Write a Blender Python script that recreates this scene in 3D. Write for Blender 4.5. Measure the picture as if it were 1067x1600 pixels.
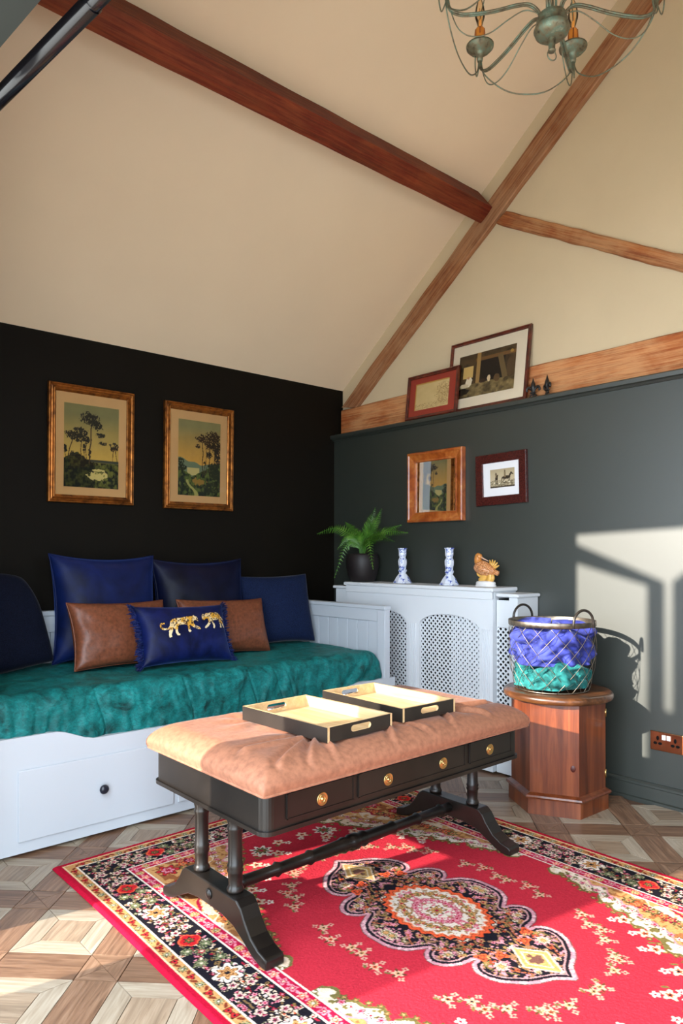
import bpy, bmesh, math, random
import numpy as np
from mathutils import Vector, Matrix, noise as mnoise

for o in list(bpy.data.objects):
    bpy.data.objects.remove(o, do_unlink=True)
SC = bpy.context.scene
COL = SC.collection
PI = math.pi
random.seed(7)

# ------------------------------------------------------------------ camera
CAM = (-3.2, -3.71, 1.13)
YAW = math.radians(48.63)
F_PX, CY_PX = 1113.0, 866.0
cd = bpy.data.cameras.new('camera')
cd.sensor_fit = 'VERTICAL'
cd.sensor_height = 36.0
cd.sensor_width = 24.0
cd.lens = F_PX * 36.0 / 1600.0
cd.shift_y = (CY_PX - 800.0) / 1600.0
cd.clip_start = 0.02
cam = bpy.data.objects.new('camera', cd)
COL.objects.link(cam)
cam.location = CAM
cam.rotation_euler = (PI / 2, 0, YAW - PI / 2)
SC.camera = cam

# ------------------------------------------------------------------ sky, sun, exposure
SUN_DIR = Vector((1.0, -0.16, -0.38))
SKY = 10.0
wd = bpy.data.worlds.new('World')
SC.world = wd
wd.use_nodes = True
nt = wd.node_tree
nt.nodes.clear()
out = nt.nodes.new('ShaderNodeOutputWorld')
bg = nt.nodes.new('ShaderNodeBackground')
bg.inputs[0].default_value = (0.77, 0.885, 1.0, 1)
bg.inputs[1].default_value = SKY
nt.links.new(bg.outputs[0], out.inputs[0])

sd = bpy.data.lights.new('sun', 'SUN')
sd.energy = 15.5
sd.angle = math.radians(0.7)
sd.color = (1.0, 0.91, 0.79)
sun = bpy.data.objects.new('sun', sd)
COL.objects.link(sun)
sun.rotation_euler = SUN_DIR.to_track_quat('-Z', 'Y').to_euler()
sun.location = (-6, 1, 4)


def portal(name, loc, direction, sx, sy):
    l = bpy.data.lights.new(name, 'AREA')
    l.shape = 'RECTANGLE'
    l.size, l.size_y = sx, sy
    l.cycles.is_portal = True
    o = bpy.data.objects.new(name, l)
    COL.objects.link(o)
    o.location = loc
    o.rotation_euler = Vector(direction).to_track_quat('-Z', 'Y').to_euler()


portal('doorway_portal', (-2.68, -2.75, 1.15), (1, 0.105, 0), 2.95, 2.35)
portal('window_fill_portal', (-1.5, -5.12, 1.525), (0, 1, 0), 1.0, 1.05)  # aperture of the added fill window
vs = SC.view_settings
vs.view_transform = 'Standard'
vs.look = 'None'
vs.exposure = 0.0
vs.gamma = 1.0
vs.use_curve_mapping = False


# ------------------------------------------------------------------ colour + material helpers
def lin(v):
    v = np.asarray(v, float)
    return np.where(v <= 0.04045, v / 12.92, ((v + 0.055) / 1.055) ** 2.4)


def S(r, g, b):
    return tuple(float(t) for t in lin(np.array([r, g, b]) / 255.0)) + (1.0,)


class NT:
    def __init__(self, name):
        self.m = bpy.data.materials.new(name)
        self.m.use_nodes = True
        self.t = self.m.node_tree
        self.t.nodes.clear()
        self.out = self.n('ShaderNodeOutputMaterial')

    def n(self, kind, **kw):
        nd = self.t.nodes.new(kind)
        for k, v in kw.items():
            setattr(nd, k, v)
        return nd

    def l(self, a, b):
        self.t.links.new(a, b)

    def bsdf(self, **kw):
        b = self.n('ShaderNodeBsdfPrincipled')
        for k, v in kw.items():
            b.inputs[k].default_value = v
        self.l(b.outputs[0], self.out.inputs[0])
        return b

    def coords(self, scale=(1, 1, 1), kind='Object', rot=(0, 0, 0), rnd=False):
        tc = self.n('ShaderNodeTexCoord')
        mp = self.n('ShaderNodeMapping')
        mp.inputs['Scale'].default_value = scale
        mp.inputs['Rotation'].default_value = rot
        src = tc.outputs[kind]
        if rnd:
            oi = self.n('ShaderNodeObjectInfo')
            ad = self.n('ShaderNodeVectorMath', operation='ADD')
            ml = self.n('ShaderNodeMath', operation='MULTIPLY')
            ml.inputs[1].default_value = 37.0
            self.l(oi.outputs['Random'], ml.inputs[0])
            self.l(src, ad.inputs[0])
            self.l(ml.outputs[0], ad.inputs[1])
            src = ad.outputs[0]
        self.l(src, mp.inputs[0])
        return mp.outputs[0]

    def noise(self, vec, scale=5, detail=4, rough=0.55, dist=0.0):
        t = self.n('ShaderNodeTexNoise')
        t.inputs['Scale'].default_value = scale
        t.inputs['Detail'].default_value = detail
        t.inputs['Roughness'].default_value = rough
        t.inputs['Distortion'].default_value = dist
        self.l(vec, t.inputs['Vector'])
        return t.outputs['Fac']

    def ramp(self, fac, stops, interp='LINEAR'):
        r = self.n('ShaderNodeValToRGB')
        r.color_ramp.interpolation = interp
        e = r.color_ramp.elements
        while len(e) < len(stops):
            e.new(0.5)
        for i, (p, c) in enumerate(stops):
            e[i].position = p
            e[i].color = c
        self.l(fac, r.inputs[0])
        return r.outputs[0]

    def mix(self, fac, a, b, blend='MIX'):
        m = self.n('ShaderNodeMix', data_type='RGBA', blend_type=blend)
        for sock, v in ((m.inputs[0], fac), (m.inputs[6], a), (m.inputs[7], b)):
            if hasattr(v, 'is_output'):
                self.l(v, sock)
            else:
                sock.default_value = v
        return m.outputs[2]

    def bump(self, height, bsdf, strength=0.2, dist=0.01):
        b = self.n('ShaderNodeBump')
        b.inputs['Strength'].default_value = strength
        b.inputs['Distance'].default_value = dist
        self.l(height, b.inputs['Height'])
        self.l(b.outputs[0], bsdf.inputs['Normal'])


def plain(name, col, rough=0.5, metal=0.0, spec=0.5, var=0.12, scale=8, bump=0.0, bscale=60, bdist=0.003,
          coat=0.0, sheen=0.0, sheen_tint=None, sheen_rough=0.3):
    t = NT(name)
    b = t.bsdf(Roughness=rough, Metallic=metal)
    b.inputs['Specular IOR Level'].default_value = spec
    b.inputs['Coat Weight'].default_value = coat
    b.inputs['Coat Roughness'].default_value = min(rough, 0.5)
    if sheen:
        b.inputs['Sheen Weight'].default_value = sheen
        b.inputs['Sheen Roughness'].default_value = sheen_rough
        b.inputs['Sheen Tint'].default_value = sheen_tint or (1, 1, 1, 1)
    v = t.coords()
    f = t.noise(v, scale, 5)
    lo = tuple(c * (1 - var) for c in col[:3]) + (1,)
    hi = tuple(min(1, c * (1 + var)) for c in col[:3]) + (1,)
    t.l(t.ramp(f, [(0.3, lo), (0.7, hi)]), b.inputs['Base Color'])
    if bump:
        t.bump(t.noise(v, bscale, 4), b, bump, bdist)
    return t.m


def wood(name, dark, mid, light, grain=(1.2, 26, 26), rough=0.45, coat=0.0, scale=3.0, rnd=True, bump=0.08, var=0.25,
         spec=0.5, scuff=None):
    """grain runs along the object's local X unless grain says otherwise"""
    t = NT(name)
    b = t.bsdf(Roughness=rough)
    b.inputs['Coat Weight'].default_value = coat
    b.inputs['Specular IOR Level'].default_value = spec
    v = t.coords(grain, rnd=rnd)
    f1 = t.noise(v, scale, 6, 0.6, 0.6)
    base = t.ramp(f1, [(0.28, dark), (0.5, mid), (0.72, light)])
    v2 = t.coords(tuple(g * 0.35 for g in grain), rnd=rnd)
    f2 = t.noise(v2, scale, 3)
    sh = t.ramp(f2, [(0.3, (1 - var,) * 3 + (1,)), (0.7, (1, 1, 1, 1))])
    col = t.mix(1.0, base, sh, 'MULTIPLY')
    if rnd:
        oi = t.n('ShaderNodeObjectInfo')
        rr = t.ramp(oi.outputs['Random'], [(0, (0.80, 0.78, 0.76, 1)), (1, (1, 1, 1, 1))])
        col = t.mix(1.0, col, rr, 'MULTIPLY')
    if scuff:
        v3 = t.coords((1, 1, 1))
        fs = t.noise(v3, 9, 8, 0.7, 0.5)
        k = t.ramp(fs, [(0.60, (0, 0, 0, 1)), (0.66, (1, 1, 1, 1))])
        col = t.mix(k, col, scuff)
    t.l(col, b.inputs['Base Color'])
    if bump:
        t.bump(f1, b, bump, 0.002)
    return t.m


def attr_mat(name, rough=0.6, bump=0.0, bscale=400, spec=0.3, sheen=0.0, metal=0.0):
    t = NT(name)
    b = t.bsdf(Roughness=rough, Metallic=metal)
    b.inputs['Specular IOR Level'].default_value = spec
    if sheen:
        b.inputs['Sheen Weight'].default_value = sheen
        b.inputs['Sheen Roughness'].default_value = 0.5
    a = t.n('ShaderNodeAttribute')
    a.attribute_name = 'Col'
    t.l(a.outputs['Color'], b.inputs['Base Color'])
    if bump:
        t.bump(t.noise(t.coords(), bscale, 3), b, bump, 0.004)
    return t.m


def glass_mat(name, tint=(1, 1, 1, 1), ior=1.35, rough=0.01):
    t = NT(name)
    fr = t.n('ShaderNodeFresnel')
    fr.inputs[0].default_value = ior
    tr = t.n('ShaderNodeBsdfTransparent')
    tr.inputs[0].default_value = tint
    gl = t.n('ShaderNodeBsdfGlossy')
    gl.inputs['Roughness'].default_value = rough
    mx = t.n('ShaderNodeMixShader')
    t.l(fr.outputs[0], mx.inputs[0])
    t.l(tr.outputs[0], mx.inputs[1])
    t.l(gl.outputs[0], mx.inputs[2])
    t.l(mx.outputs[0], t.out.inputs[0])
    return t.m


# ------------------------------------------------------------------ object helpers
def tag(o, label=None, cat=None, group=None, kind=None):
    if label:
        o['label'] = label
    if cat:
        o['category'] = cat
    if group:
        o['group'] = group
    if kind:
        o['kind'] = kind
    return o


def thing(name, label, cat, loc=(0, 0, 0), rot=(0, 0, 0), group=None):
    o = bpy.data.objects.new(name, None)
    o.empty_display_size = 0.05
    COL.objects.link(o)
    o.location = loc
    o.rotation_euler = rot
    return tag(o, label, cat, group)


def link(name, me, mat, parent=None):
    o = bpy.data.objects.new(name, me)
    COL.objects.link(o)
    if parent:
        o.parent = parent
    if mat is not None:
        for m in (mat if isinstance(mat, (list, tuple)) else [mat]):
            me.materials.append(m)
    return o


class MB:
    """collects shapes in one bmesh, build() links it as one object"""

    def __init__(self):
        self.b = bmesh.new()

    def box(self, x0, x1, y0, y1, z0, z1, bev=0.0, seg=2, M=None):
        r = bmesh.ops.create_cube(self.b, size=1.0)
        vs_ = r['verts']
        for v in vs_:
            v.co = Vector(((x0 + x1) / 2 + v.co.x * (x1 - x0), (y0 + y1) / 2 + v.co.y * (y1 - y0),
                           (z0 + z1) / 2 + v.co.z * (z1 - z0)))
        if bev:
            es = list({e for v in vs_ for e in v.link_edges})
            rb = bmesh.ops.bevel(self.b, geom=es, offset=bev, segments=seg, profile=0.5, affect='EDGES')
            vs_ = list({v for f in rb['faces'] for v in f.verts} | {v for v in vs_ if v.is_valid})
        if M is not None:
            bmesh.ops.transform(self.b, matrix=M, verts=[v for v in vs_ if v.is_valid])
        return self

    def faces(self, verts, faces, M=None, smooth=False):
        vv = [self.b.verts.new(M @ Vector(v) if M is not None else v) for v in verts]
        for f in faces:
            try:
                fc = self.b.faces.new([vv[i] for i in f])
                fc.smooth = smooth
            except ValueError:
                pass
        return self

    def prism(self, poly, axis, a0, a1, M=None):
        """poly: 2D points; axis 'x': (y,z), 'y': (x,z), 'z': (x,y)"""
        def P(p, a):
            return {'x': (a, p[0], p[1]), 'y': (p[0], a, p[1]), 'z': (p[0], p[1], a)}[axis]
        n = len(poly)
        vs_ = [P(p, a0) for p in poly] + [P(p, a1) for p in poly]
        fs = [tuple(range(n)), tuple(range(2 * n - 1, n - 1, -1))]
        fs += [(i, (i + 1) % n, n + (i + 1) % n, n + i) for i in range(n)]
        return self.faces(vs_, fs, M)

    def lathe(self, prof, c=(0, 0, 0), seg=24, M=None, smooth=True, cap=True, phase=0.0, sx=1.0, sy=1.0):
        """prof: (r, z) pairs"""
        vs_, fs = [], []
        for r, z in prof:
            for k in range(seg):
                a = 2 * PI * k / seg + phase
                vs_.append((c[0] + r * math.cos(a) * sx, c[1] + r * math.sin(a) * sy, c[2] + z))
        for i in range(len(prof) - 1):
            for k in range(seg):
                k2 = (k + 1) % seg
                fs.append((i * seg + k, i * seg + k2, (i + 1) * seg + k2, (i + 1) * seg + k))
        if cap:
            fs.append(tuple(range(seg - 1, -1, -1)))
            o_ = (len(prof) - 1) * seg
            fs.append(tuple(range(o_, o_ + seg)))
        return self.faces(vs_, fs, M, smooth)

    def tube(self, pts, rad, seg=8, M=None, closed=False, cap=True, flat=1.0):
        pts = [Vector(p) for p in pts]
        n = len(pts)
        rads = rad if isinstance(rad, (list, tuple)) else [rad] * n
        ups = None
        vs_, fs = [], []
        for i, p in enumerate(pts):
            if closed:
                t = pts[(i + 1) % n] - pts[(i - 1) % n]
            else:
                t = pts[min(i + 1, n - 1)] - pts[max(i - 1, 0)]
            t.normalize()
            if ups is None:
                ref = Vector((0, 0, 1)) if abs(t.z) < 0.9 else Vector((1, 0, 0))
                ups = (ref - t * ref.dot(t)).normalized()
            else:
                ups = (ups - t * ups.dot(t)).normalized()
            sd_ = t.cross(ups)
            for k in range(seg):
                a = 2 * PI * k / seg
                vs_.append(p + (ups * math.cos(a) * flat + sd_ * math.sin(a)) * rads[i])
        m = n if closed else n - 1
        for i in range(m):
            j = (i + 1) % n
            for k in range(seg):
                k2 = (k + 1) % seg
                fs.append((i * seg + k, i * seg + k2, j * seg + k2, j * seg + k))
        if cap and not closed:
            fs.append(tuple(range(seg - 1, -1, -1)))
            fs.append(tuple(range((n - 1) * seg, n * seg)))
        return self.faces(vs_, fs, M, True)

    def ring_plate(self, outer, inner, axis, a0, a1, M=None):
        """plate with a hole: outer and inner have the same number of 2D points"""
        def P(p, a):
            return {'x': (a, p[0], p[1]), 'y': (p[0], a, p[1]), 'z': (p[0], p[1], a)}[axis]
        n = len(outer)
        vs_ = [P(p, a) for a in (a0, a1) for p in outer] + [P(p, a) for a in (a0, a1) for p in inner]
        fs = []
        for i in range(n):
            j = (i + 1) % n
            fs += [(i, j, 2 * n + j, 2 * n + i), (n + j, n + i, 3 * n + i, 3 * n + j),
                   (i, n + i, n + j, j), (2 * n + j, 3 * n + j, 3 * n + i, 2 * n + i)]
        return self.faces(vs_, fs, M)

    def build(self, name, mat, parent=None, off=(0, 0, 0), smooth=None):
        bmesh.ops.recalc_face_normals(self.b, faces=self.b.faces[:])
        if any(off):
            bmesh.ops.translate(self.b, verts=self.b.verts[:], vec=-Vector(off))
        me = bpy.data.meshes.new(name)
        self.b.to_mesh(me)
        self.b.free()
        if smooth is not None:
            for p in me.polygons:
                p.use_smooth = smooth
        return link(name, me, mat, parent)


def ray_rect(inner, x0, x1, z0, z1, c):
    """points of a rectangle outline seen from c through the inner points; corners are snapped in"""
    res = []
    for (x, z) in inner:
        dx, dz = x - c[0], z - c[1]
        t = 1e9
        if dx > 1e-9:
            t = min(t, (x1 - c[0]) / dx)
        if dx < -1e-9:
            t = min(t, (x0 - c[0]) / dx)
        if dz > 1e-9:
            t = min(t, (z1 - c[1]) / dz)
        if dz < -1e-9:
            t = min(t, (z0 - c[1]) / dz)
        res.append([c[0] + dx * t, c[1] + dz * t])
    for cx_, cz_ in ((x0, z0), (x1, z0), (x1, z1), (x0, z1)):
        i = min(range(len(res)), key=lambda k: (res[k][0] - cx_) ** 2 + (res[k][1] - cz_) ** 2)
        res[i] = [cx_, cz_]
    return res


def grid_mesh(name, nx, ny, co, mat, parent=None, col=None, smooth=True, mask=None):
    """co: (ny+1, nx+1, 3) array; col: (ny+1, nx+1, 3) linear colours"""
    co = np.asarray(co, np.float32)
    idx = np.arange((nx + 1) * (ny + 1)).reshape(ny + 1, nx + 1)
    q = np.stack([idx[:-1, :-1], idx[:-1, 1:], idx[1:, 1:], idx[1:, :-1]], -1).reshape(-1, 4)
    if mask is not None:
        q = q[mask.reshape(-1)]
        used, inv = np.unique(q, return_inverse=True)
        q = inv.reshape(-1, 4)
        cof = co.reshape(-1, 3)[used]
        colf = col.reshape(-1, 3)[used] if col is not None else None
    else:
        cof = co.reshape(-1, 3)
        colf = col.reshape(-1, 3) if col is not None else None
    me = bpy.data.meshes.new(name)
    me.vertices.add(len(cof))
    me.vertices.foreach_set('co', cof.ravel())
    me.loops.add(len(q) * 4)
    me.loops.foreach_set('vertex_index', q.ravel().astype(np.int32))
    me.polygons.add(len(q))
    me.polygons.foreach_set('loop_start', np.arange(0, len(q) * 4, 4, dtype=np.int32))
    me.polygons.foreach_set('loop_total', np.full(len(q), 4, dtype=np.int32))
    if smooth:
        me.polygons.foreach_set('use_smooth', np.ones(len(q), dtype=bool))
    me.update(calc_edges=True)
    if colf is not None:
        a = me.color_attributes.new('Col', 'FLOAT_COLOR', 'POINT')
        a.data.foreach_set('color', np.concatenate([colf, np.ones((len(colf), 1))], 1).astype(np.float32).ravel())
    return link(name, me, mat, parent)


def vnoise(x, y, seed=0):
    x = np.asarray(x, float)
    y = np.asarray(y, float)
    xi, yi = np.floor(x).astype(np.int64), np.floor(y).astype(np.int64)
    xf, yf = x - xi, y - yi

    def h(i, j):
        n = (i * 374761393 + j * 668265263 + seed * 974711) & 0x7fffffff
        n = ((n ^ (n >> 13)) * 1274126177) & 0x7fffffff
        return ((n ^ (n >> 16)) & 0xffff) / 65535.0
    u, v = xf * xf * (3 - 2 * xf), yf * yf * (3 - 2 * yf)
    return (h(xi, yi) * (1 - u) + h(xi + 1, yi) * u) * (1 - v) + (h(xi, yi + 1) * (1 - u) + h(xi + 1, yi + 1) * u) * v


def fbm(x, y, seed=0, oct=4):
    r, a, s = 0, 0.5, 0
    for k in range(oct):
        r = r + a * vnoise(np.asarray(x) * 2 ** k, np.asarray(y) * 2 ** k, seed + k * 17)
        s += a
        a *= 0.5
    return r / s


def inpoly(px, py, poly):
    ins = np.zeros(px.shape, bool)
    n = len(poly)
    for i in range(n):
        x0, y0 = poly[i]
        x1, y1 = poly[(i + 1) % n]
        c = (y0 > py) != (y1 > py)
        with np.errstate(divide='ignore', invalid='ignore'):
            xx = (x1 - x0) * (py - y0) / (y1 - y0 + 1e-12) + x0
        ins ^= c & (px < xx)
    return ins


def s3(r, g, b):
    return lin(np.array([r, g, b]) / 255.0)


def lerp(a, b, t):
    return a + (b - a) * t[..., None]


def smooth_path(pts, n=8, closed=False):
    """Catmull-Rom"""
    P = [Vector(p) for p in pts]
    m = len(P)
    res = []
    rng = m if closed else m - 1
    for i in range(rng):
        p0 = P[(i - 1) % m] if (closed or i > 0) else P[0] * 2 - P[1]
        p1, p2 = P[i], P[(i + 1) % m]
        p3 = P[(i + 2) % m] if (closed or i + 2 < m) else P[-1] * 2 - P[-2]
        for k in range(n):
            t = k / n
            res.append(0.5 * ((2 * p1) + (p2 - p0) * t + (2 * p0 - 5 * p1 + 4 * p2 - p3) * t * t +
                              (3 * p1 - p0 - 3 * p2 + p3) * t ** 3))
    if not closed:
        res.append(P[-1])
    return res


# ------------------------------------------------------------------ shared materials
M_BACK = plain('shade_darkened_paint', (0.0054, 0.0040, 0.0022, 1), 0.6, spec=0.12, var=0.15, scale=3, bump=0.05, bscale=90)  # back wall: darker than the green wall, its shade put into the colour
M_GREEN = plain('dark_green_satin_paint', (0.0170, 0.0225, 0.0160, 1), 0.50, spec=1.0, var=0.07, scale=4, bump=0.06, bscale=40, coat=0.6)
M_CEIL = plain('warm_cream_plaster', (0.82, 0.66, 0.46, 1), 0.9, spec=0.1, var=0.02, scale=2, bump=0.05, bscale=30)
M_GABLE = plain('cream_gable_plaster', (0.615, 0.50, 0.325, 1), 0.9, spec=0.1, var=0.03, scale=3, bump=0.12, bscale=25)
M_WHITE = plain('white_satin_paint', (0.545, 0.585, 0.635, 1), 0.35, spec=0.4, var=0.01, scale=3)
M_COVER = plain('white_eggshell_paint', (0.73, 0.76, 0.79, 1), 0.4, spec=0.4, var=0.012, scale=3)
M_BLACK = plain('void_shade_black', (0.006, 0.006, 0.006, 1), 0.8, spec=0.1, var=0.1)


def timber(name, dark, mid, light, pale, tilt=0.0, grain=(22, 1.3, 22), amount=0.5):
    t = NT(name)
    b = t.bsdf(Roughness=0.65)
    b.inputs['Specular IOR Level'].default_value = 0.3
    tc = t.n('ShaderNodeTexCoord')
    m1 = t.n('ShaderNodeMapping')
    m1.inputs['Rotation'].default_value = (tilt, 0, 0)
    m2 = t.n('ShaderNodeMapping')
    m2.inputs['Scale'].default_value = grain
    t.l(tc.outputs['Object'], m1.inputs[0])
    t.l(m1.outputs[0], m2.inputs[0])
    f1 = t.noise(m2.outputs[0], 2.2, 7, 0.65, 0.5)
    base = t.ramp(f1, [(0.28, dark), (0.5, mid), (0.72, light)])
    f2 = t.noise(m1.outputs[0], 3.2, 5, 0.6, 0.3)
    m3 = t.n('ShaderNodeMapping')
    m3.inputs['Scale'].default_value = tuple(g * (3.0 if g > 5 else 1.6) for g in grain)
    t.l(m1.outputs[0], m3.inputs[0])
    f3 = t.noise(m3.outputs[0], 2.0, 6, 0.7, 0.3)
    pr = t.n('ShaderNodeMath', operation='MULTIPLY')
    t.l(f2, pr.inputs[0])
    t.l(f3, pr.inputs[1])
    k = t.ramp(pr.outputs[0], [(0.17, (0, 0, 0, 1)), (0.31, (amount,) * 3 + (1,))])
    t.l(t.mix(k, base, pale), b.inputs['Base Color'])
    t.bump(f1, b, 0.5, 0.004)
    return t.m


RAKE = math.atan(0.771)
M_RAFT = timber('rafter_oak', S(92, 46, 22), S(132, 78, 44), S(164, 108, 66), S(190, 150, 112), RAKE)
M_BRACE = timber('brace_oak', S(92, 42, 18), S(140, 76, 38), S(178, 112, 62), S(204, 160, 112), -math.atan(0.5616))
M_PLATE = timber('wall_plate_oak', S(104, 46, 18), S(164, 88, 42), S(196, 124, 70), S(222, 170, 118), 0.0, amount=0.55)
M_BEAMX = timber('old_red_stained_timber', S(62, 16, 8), S(98, 30, 15), S(134, 56, 28), S(150, 84, 44), 0.0, (1.3, 22, 22), 0.35)
M_DKWOOD = plain('ebonised_wood', (0.0085, 0.0062, 0.0048, 1), 0.34, spec=0.4, var=0.5, scale=6, coat=0.12)
M_BRASS = plain('aged_brass', (0.62, 0.42, 0.16, 1), 0.28, metal=1.0, var=0.2, scale=30)
M_GLASS = glass_mat('picture_glass')
M_STONE = plain('pale_terrace_stone', (0.55, 0.52, 0.47, 1), 0.9, var=0.15, scale=3, bump=0.2)
M_PAINT = attr_mat('printed_picture', 0.7, spec=0.2)


# ------------------------------------------------------------------ room shell
def struct(name, mb, mat, parent=None):
    o = mb.build(name, mat, parent)
    if parent is None:
        o['kind'] = 'structure'
    return o


SL, EZ, GX = 0.771, 2.263, 0.08          # roof slope, eaves height, gable plane
RY = -2.55                               # ridge
RZ = EZ - SL * RY
SY = 2 * RY                              # front wall


def wx(y):                               # inner face of the doorway wall, 6 degrees off square
    return -2.70 + 0.105 * (-1.94 - y)


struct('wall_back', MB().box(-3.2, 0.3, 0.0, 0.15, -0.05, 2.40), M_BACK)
struct('wall_right', MB().box(0.0, 0.3, SY - 0.1, 0.0, -0.05, 1.905), M_GREEN)
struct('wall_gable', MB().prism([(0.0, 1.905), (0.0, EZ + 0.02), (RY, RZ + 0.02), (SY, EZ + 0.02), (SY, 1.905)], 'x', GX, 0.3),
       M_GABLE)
CN = Vector((0, SL, 1)).normalized()     # outward normal of the bed-side slope


def slope_slab(ya, za, yb, zb):
    t = 0.12
    return [(ya, za), (yb, zb), (yb, zb + t), (ya, za + t)]


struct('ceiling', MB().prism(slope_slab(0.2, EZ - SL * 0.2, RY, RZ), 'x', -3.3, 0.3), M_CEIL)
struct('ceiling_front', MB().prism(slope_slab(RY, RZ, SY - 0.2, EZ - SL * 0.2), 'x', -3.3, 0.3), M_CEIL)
DN, DS, DT = -1.38, -4.25, 2.31           # doorway: north jamb, south jamb, head
wl = MB()
TH = 0.10


def wall_piece(mb, y0, y1, zs0, zs1, z0):
    # y0>y1, top heights zs0/zs1
    v = []
    for y, zt in ((y0, zs0), (y1, zs1)):
        for x in (wx(y), wx(y) - TH):
            v += [(x, y, z0), (x, y, zt)]
    mb.faces(v, [(0, 1, 3, 2), (4, 6, 7, 5), (0, 4, 5, 1), (2, 3, 7, 6), (1, 5, 7, 3), (0, 2, 6, 4)])


ct = lambda y: (EZ - SL * y if y > RY else RZ - SL * (RY - y)) + 0.05
wall_piece(wl, 0.15, DN, ct(0.15), ct(DN), -0.05)
wall_piece(wl, DN, RY, ct(DN), ct(RY), DT)
wall_piece(wl, RY, DS, ct(RY), ct(DS), DT)
wall_piece(wl, DS, SY - 0.1, ct(DS), ct(SY), -0.05)
struct('wall_left', wl, M_GREEN)
wf = MB()
WX0, WX1, WZ0, WZ1 = -2.0, -1.0, 1.0, 2.05
wf.box(-3.0, WX0, SY - 0.12, SY, -0.05, 2.4).box(WX1, 0.3, SY - 0.12, SY, -0.05, 2.4)
wf.box(WX0, WX1, SY - 0.12, SY, -0.05, WZ0).box(WX0, WX1, SY - 0.12, SY, WZ1, 2.4)
struct('wall_front', wf, M_GREEN)
w1 = MB()
for x in (WX0, (WX0 + WX1) / 2 - 0.03, WX1 - 0.06):
    w1.box(x, x + 0.06, SY - 0.10, SY - 0.04, WZ0, WZ1)
w1.box(WX0, WX1, SY - 0.10, SY - 0.04, WZ0, WZ0 + 0.06).box(WX0, WX1, SY - 0.10, SY - 0.04, WZ1 - 0.06, WZ1)
struct('window_fill', w1, M_WHITE)  # unseen window, added and sized for fill light on the daybed front

# door posts and knee braces of the porch outside the doorway: they cast the shadows on wall, bench and rug
PX = -3.40
pp = MB()
pp.prism([(-1.10, 2.55), (-1.72, 2.30), (-1.72, -0.05), (-1.645, -0.05), (-1.645, 2.29), (-1.10, 2.44)], 'x', PX - 0.04, PX)
struct('trim_1', pp, M_WHITE)
pp = MB()
pp.prism([(-1.72, -0.05), (-1.72, 1.72), (-1.76, 1.72), (-1.76, 2.30), (-2.155, 2.62), (-2.155, -0.05)], 'x', PX - 0.04, PX)
struct('trim_2', pp, M_WHITE)
struct('floor_terrace', MB().box(-16, -2.66, -14, 10, -0.35, -0.12), M_STONE)

# ledge on top of the lower wall, baseboards
lg = MB()
lg.prism([(GX, 1.905), (-0.012, 1.905), (-0.020, 1.914), (-0.034, 1.918), (-0.036, 1.936), (-0.030, 1.942), (GX, 1.942)],
         'y', SY, 0.0)
struct('trim_3', lg, M_GREEN)
bb = MB()
bb.prism([(0, -0.008), (-0.022, -0.008), (-0.022, 0.012), (-0.014, 0.016), (-0.014, 0.070), (-0.020, 0.074), (-0.020, 0.084),
          (-0.012, 0.092), (0, 0.092)], 'y', SY, 0.0)
struct('baseboard_right', bb, M_GREEN)
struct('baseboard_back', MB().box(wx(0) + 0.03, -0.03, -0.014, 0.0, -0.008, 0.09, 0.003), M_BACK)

# ------------------------------------------------------------------ floor: parquet panels laid at 45 degrees
HD = 0.256                                # half diagonal of the repeat
PER = HD * math.sqrt(2)
BW = 0.118                                # band width
fl = struct('floor', MB().box(-3.05, 0.25, SY - 0.1, 0.12, -0.10, -0.0075), plain('dark_joint', S(96, 70, 52), 0.8))
M_PBROWN = wood('brown_walnut_laminate', S(98, 70, 52), S(136, 102, 78), S(166, 132, 106), (2.6, 34, 34), 0.40, scale=2.4)
M_PLIGHT = wood('pale_oak_laminate', S(150, 132, 111), S(176, 160, 139), S(194, 180, 161), (2.6, 34, 34), 0.40, scale=2.4, var=0.12)
M_PMID = wood('grey_brown_laminate', S(126, 104, 84), S(162, 138, 114), S(186, 164, 140), (2.6, 34, 34), 0.40, scale=2.4)


def piece_mesh(name, poly, mat, t=0.0075):
    b = bmesh.new()
    e = 0.0006
    c = Vector((sum(p[0] for p in poly) / len(poly), sum(p[1] for p in poly) / len(poly), 0))
    n = len(poly)
    lo = [b.verts.new((p[0], p[1], -t)) for p in poly]
    hi = [b.verts.new((p[0] + (c.x - p[0]) * e / 0.04, p[1] + (c.y - p[1]) * e / 0.04, 0)) for p in poly]
    b.faces.new(hi)
    for i in range(n):
        b.faces.new((lo[i], lo[(i + 1) % n], hi[(i + 1) % n], hi[i]))
    bmesh.ops.recalc_face_normals(b, faces=b.faces[:])
    me = bpy.data.meshes.new(name)
    b.to_mesh(me)
    b.free()
    me.materials.append(mat)
    return me


LSQ = PER - BW                            # side of the light square
FW = 0.062                                # width of its frame planks
g = 0.0005
hb, hl, hi_ = BW / 2, LSQ / 2, LSQ / 2 - FW
P_BAND = piece_mesh('floor_plank', [(-hl + g, -hb + g), (hl - g, -hb + g), (hl - g, hb - g), (-hl + g, hb - g)], M_PBROWN)
P_TRI = piece_mesh('floor_wedge', [(-hb + 2 * g, -hb + g), (hb - 2 * g, -hb + g), (0, -g)], M_PBROWN)
P_FR = piece_mesh('floor_plank_pale', [(-hl + 2 * g, -hl + g), (hl - 2 * g, -hl + g), (hi_ - g, -hi_ - g), (-hi_ + g, -hi_ - g)], M_PLIGHT)
P_IN = piece_mesh('floor_square', [(-hi_ + g, -hi_ + g), (hi_ - g, -hi_ + g), (hi_ - g, hi_ - g), (-hi_ + g, hi_ - g)], M_PMID)
RX0, RX1, RY0, RY1 = -2.295, -0.700, -3.345, -1.113       # rug
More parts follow.
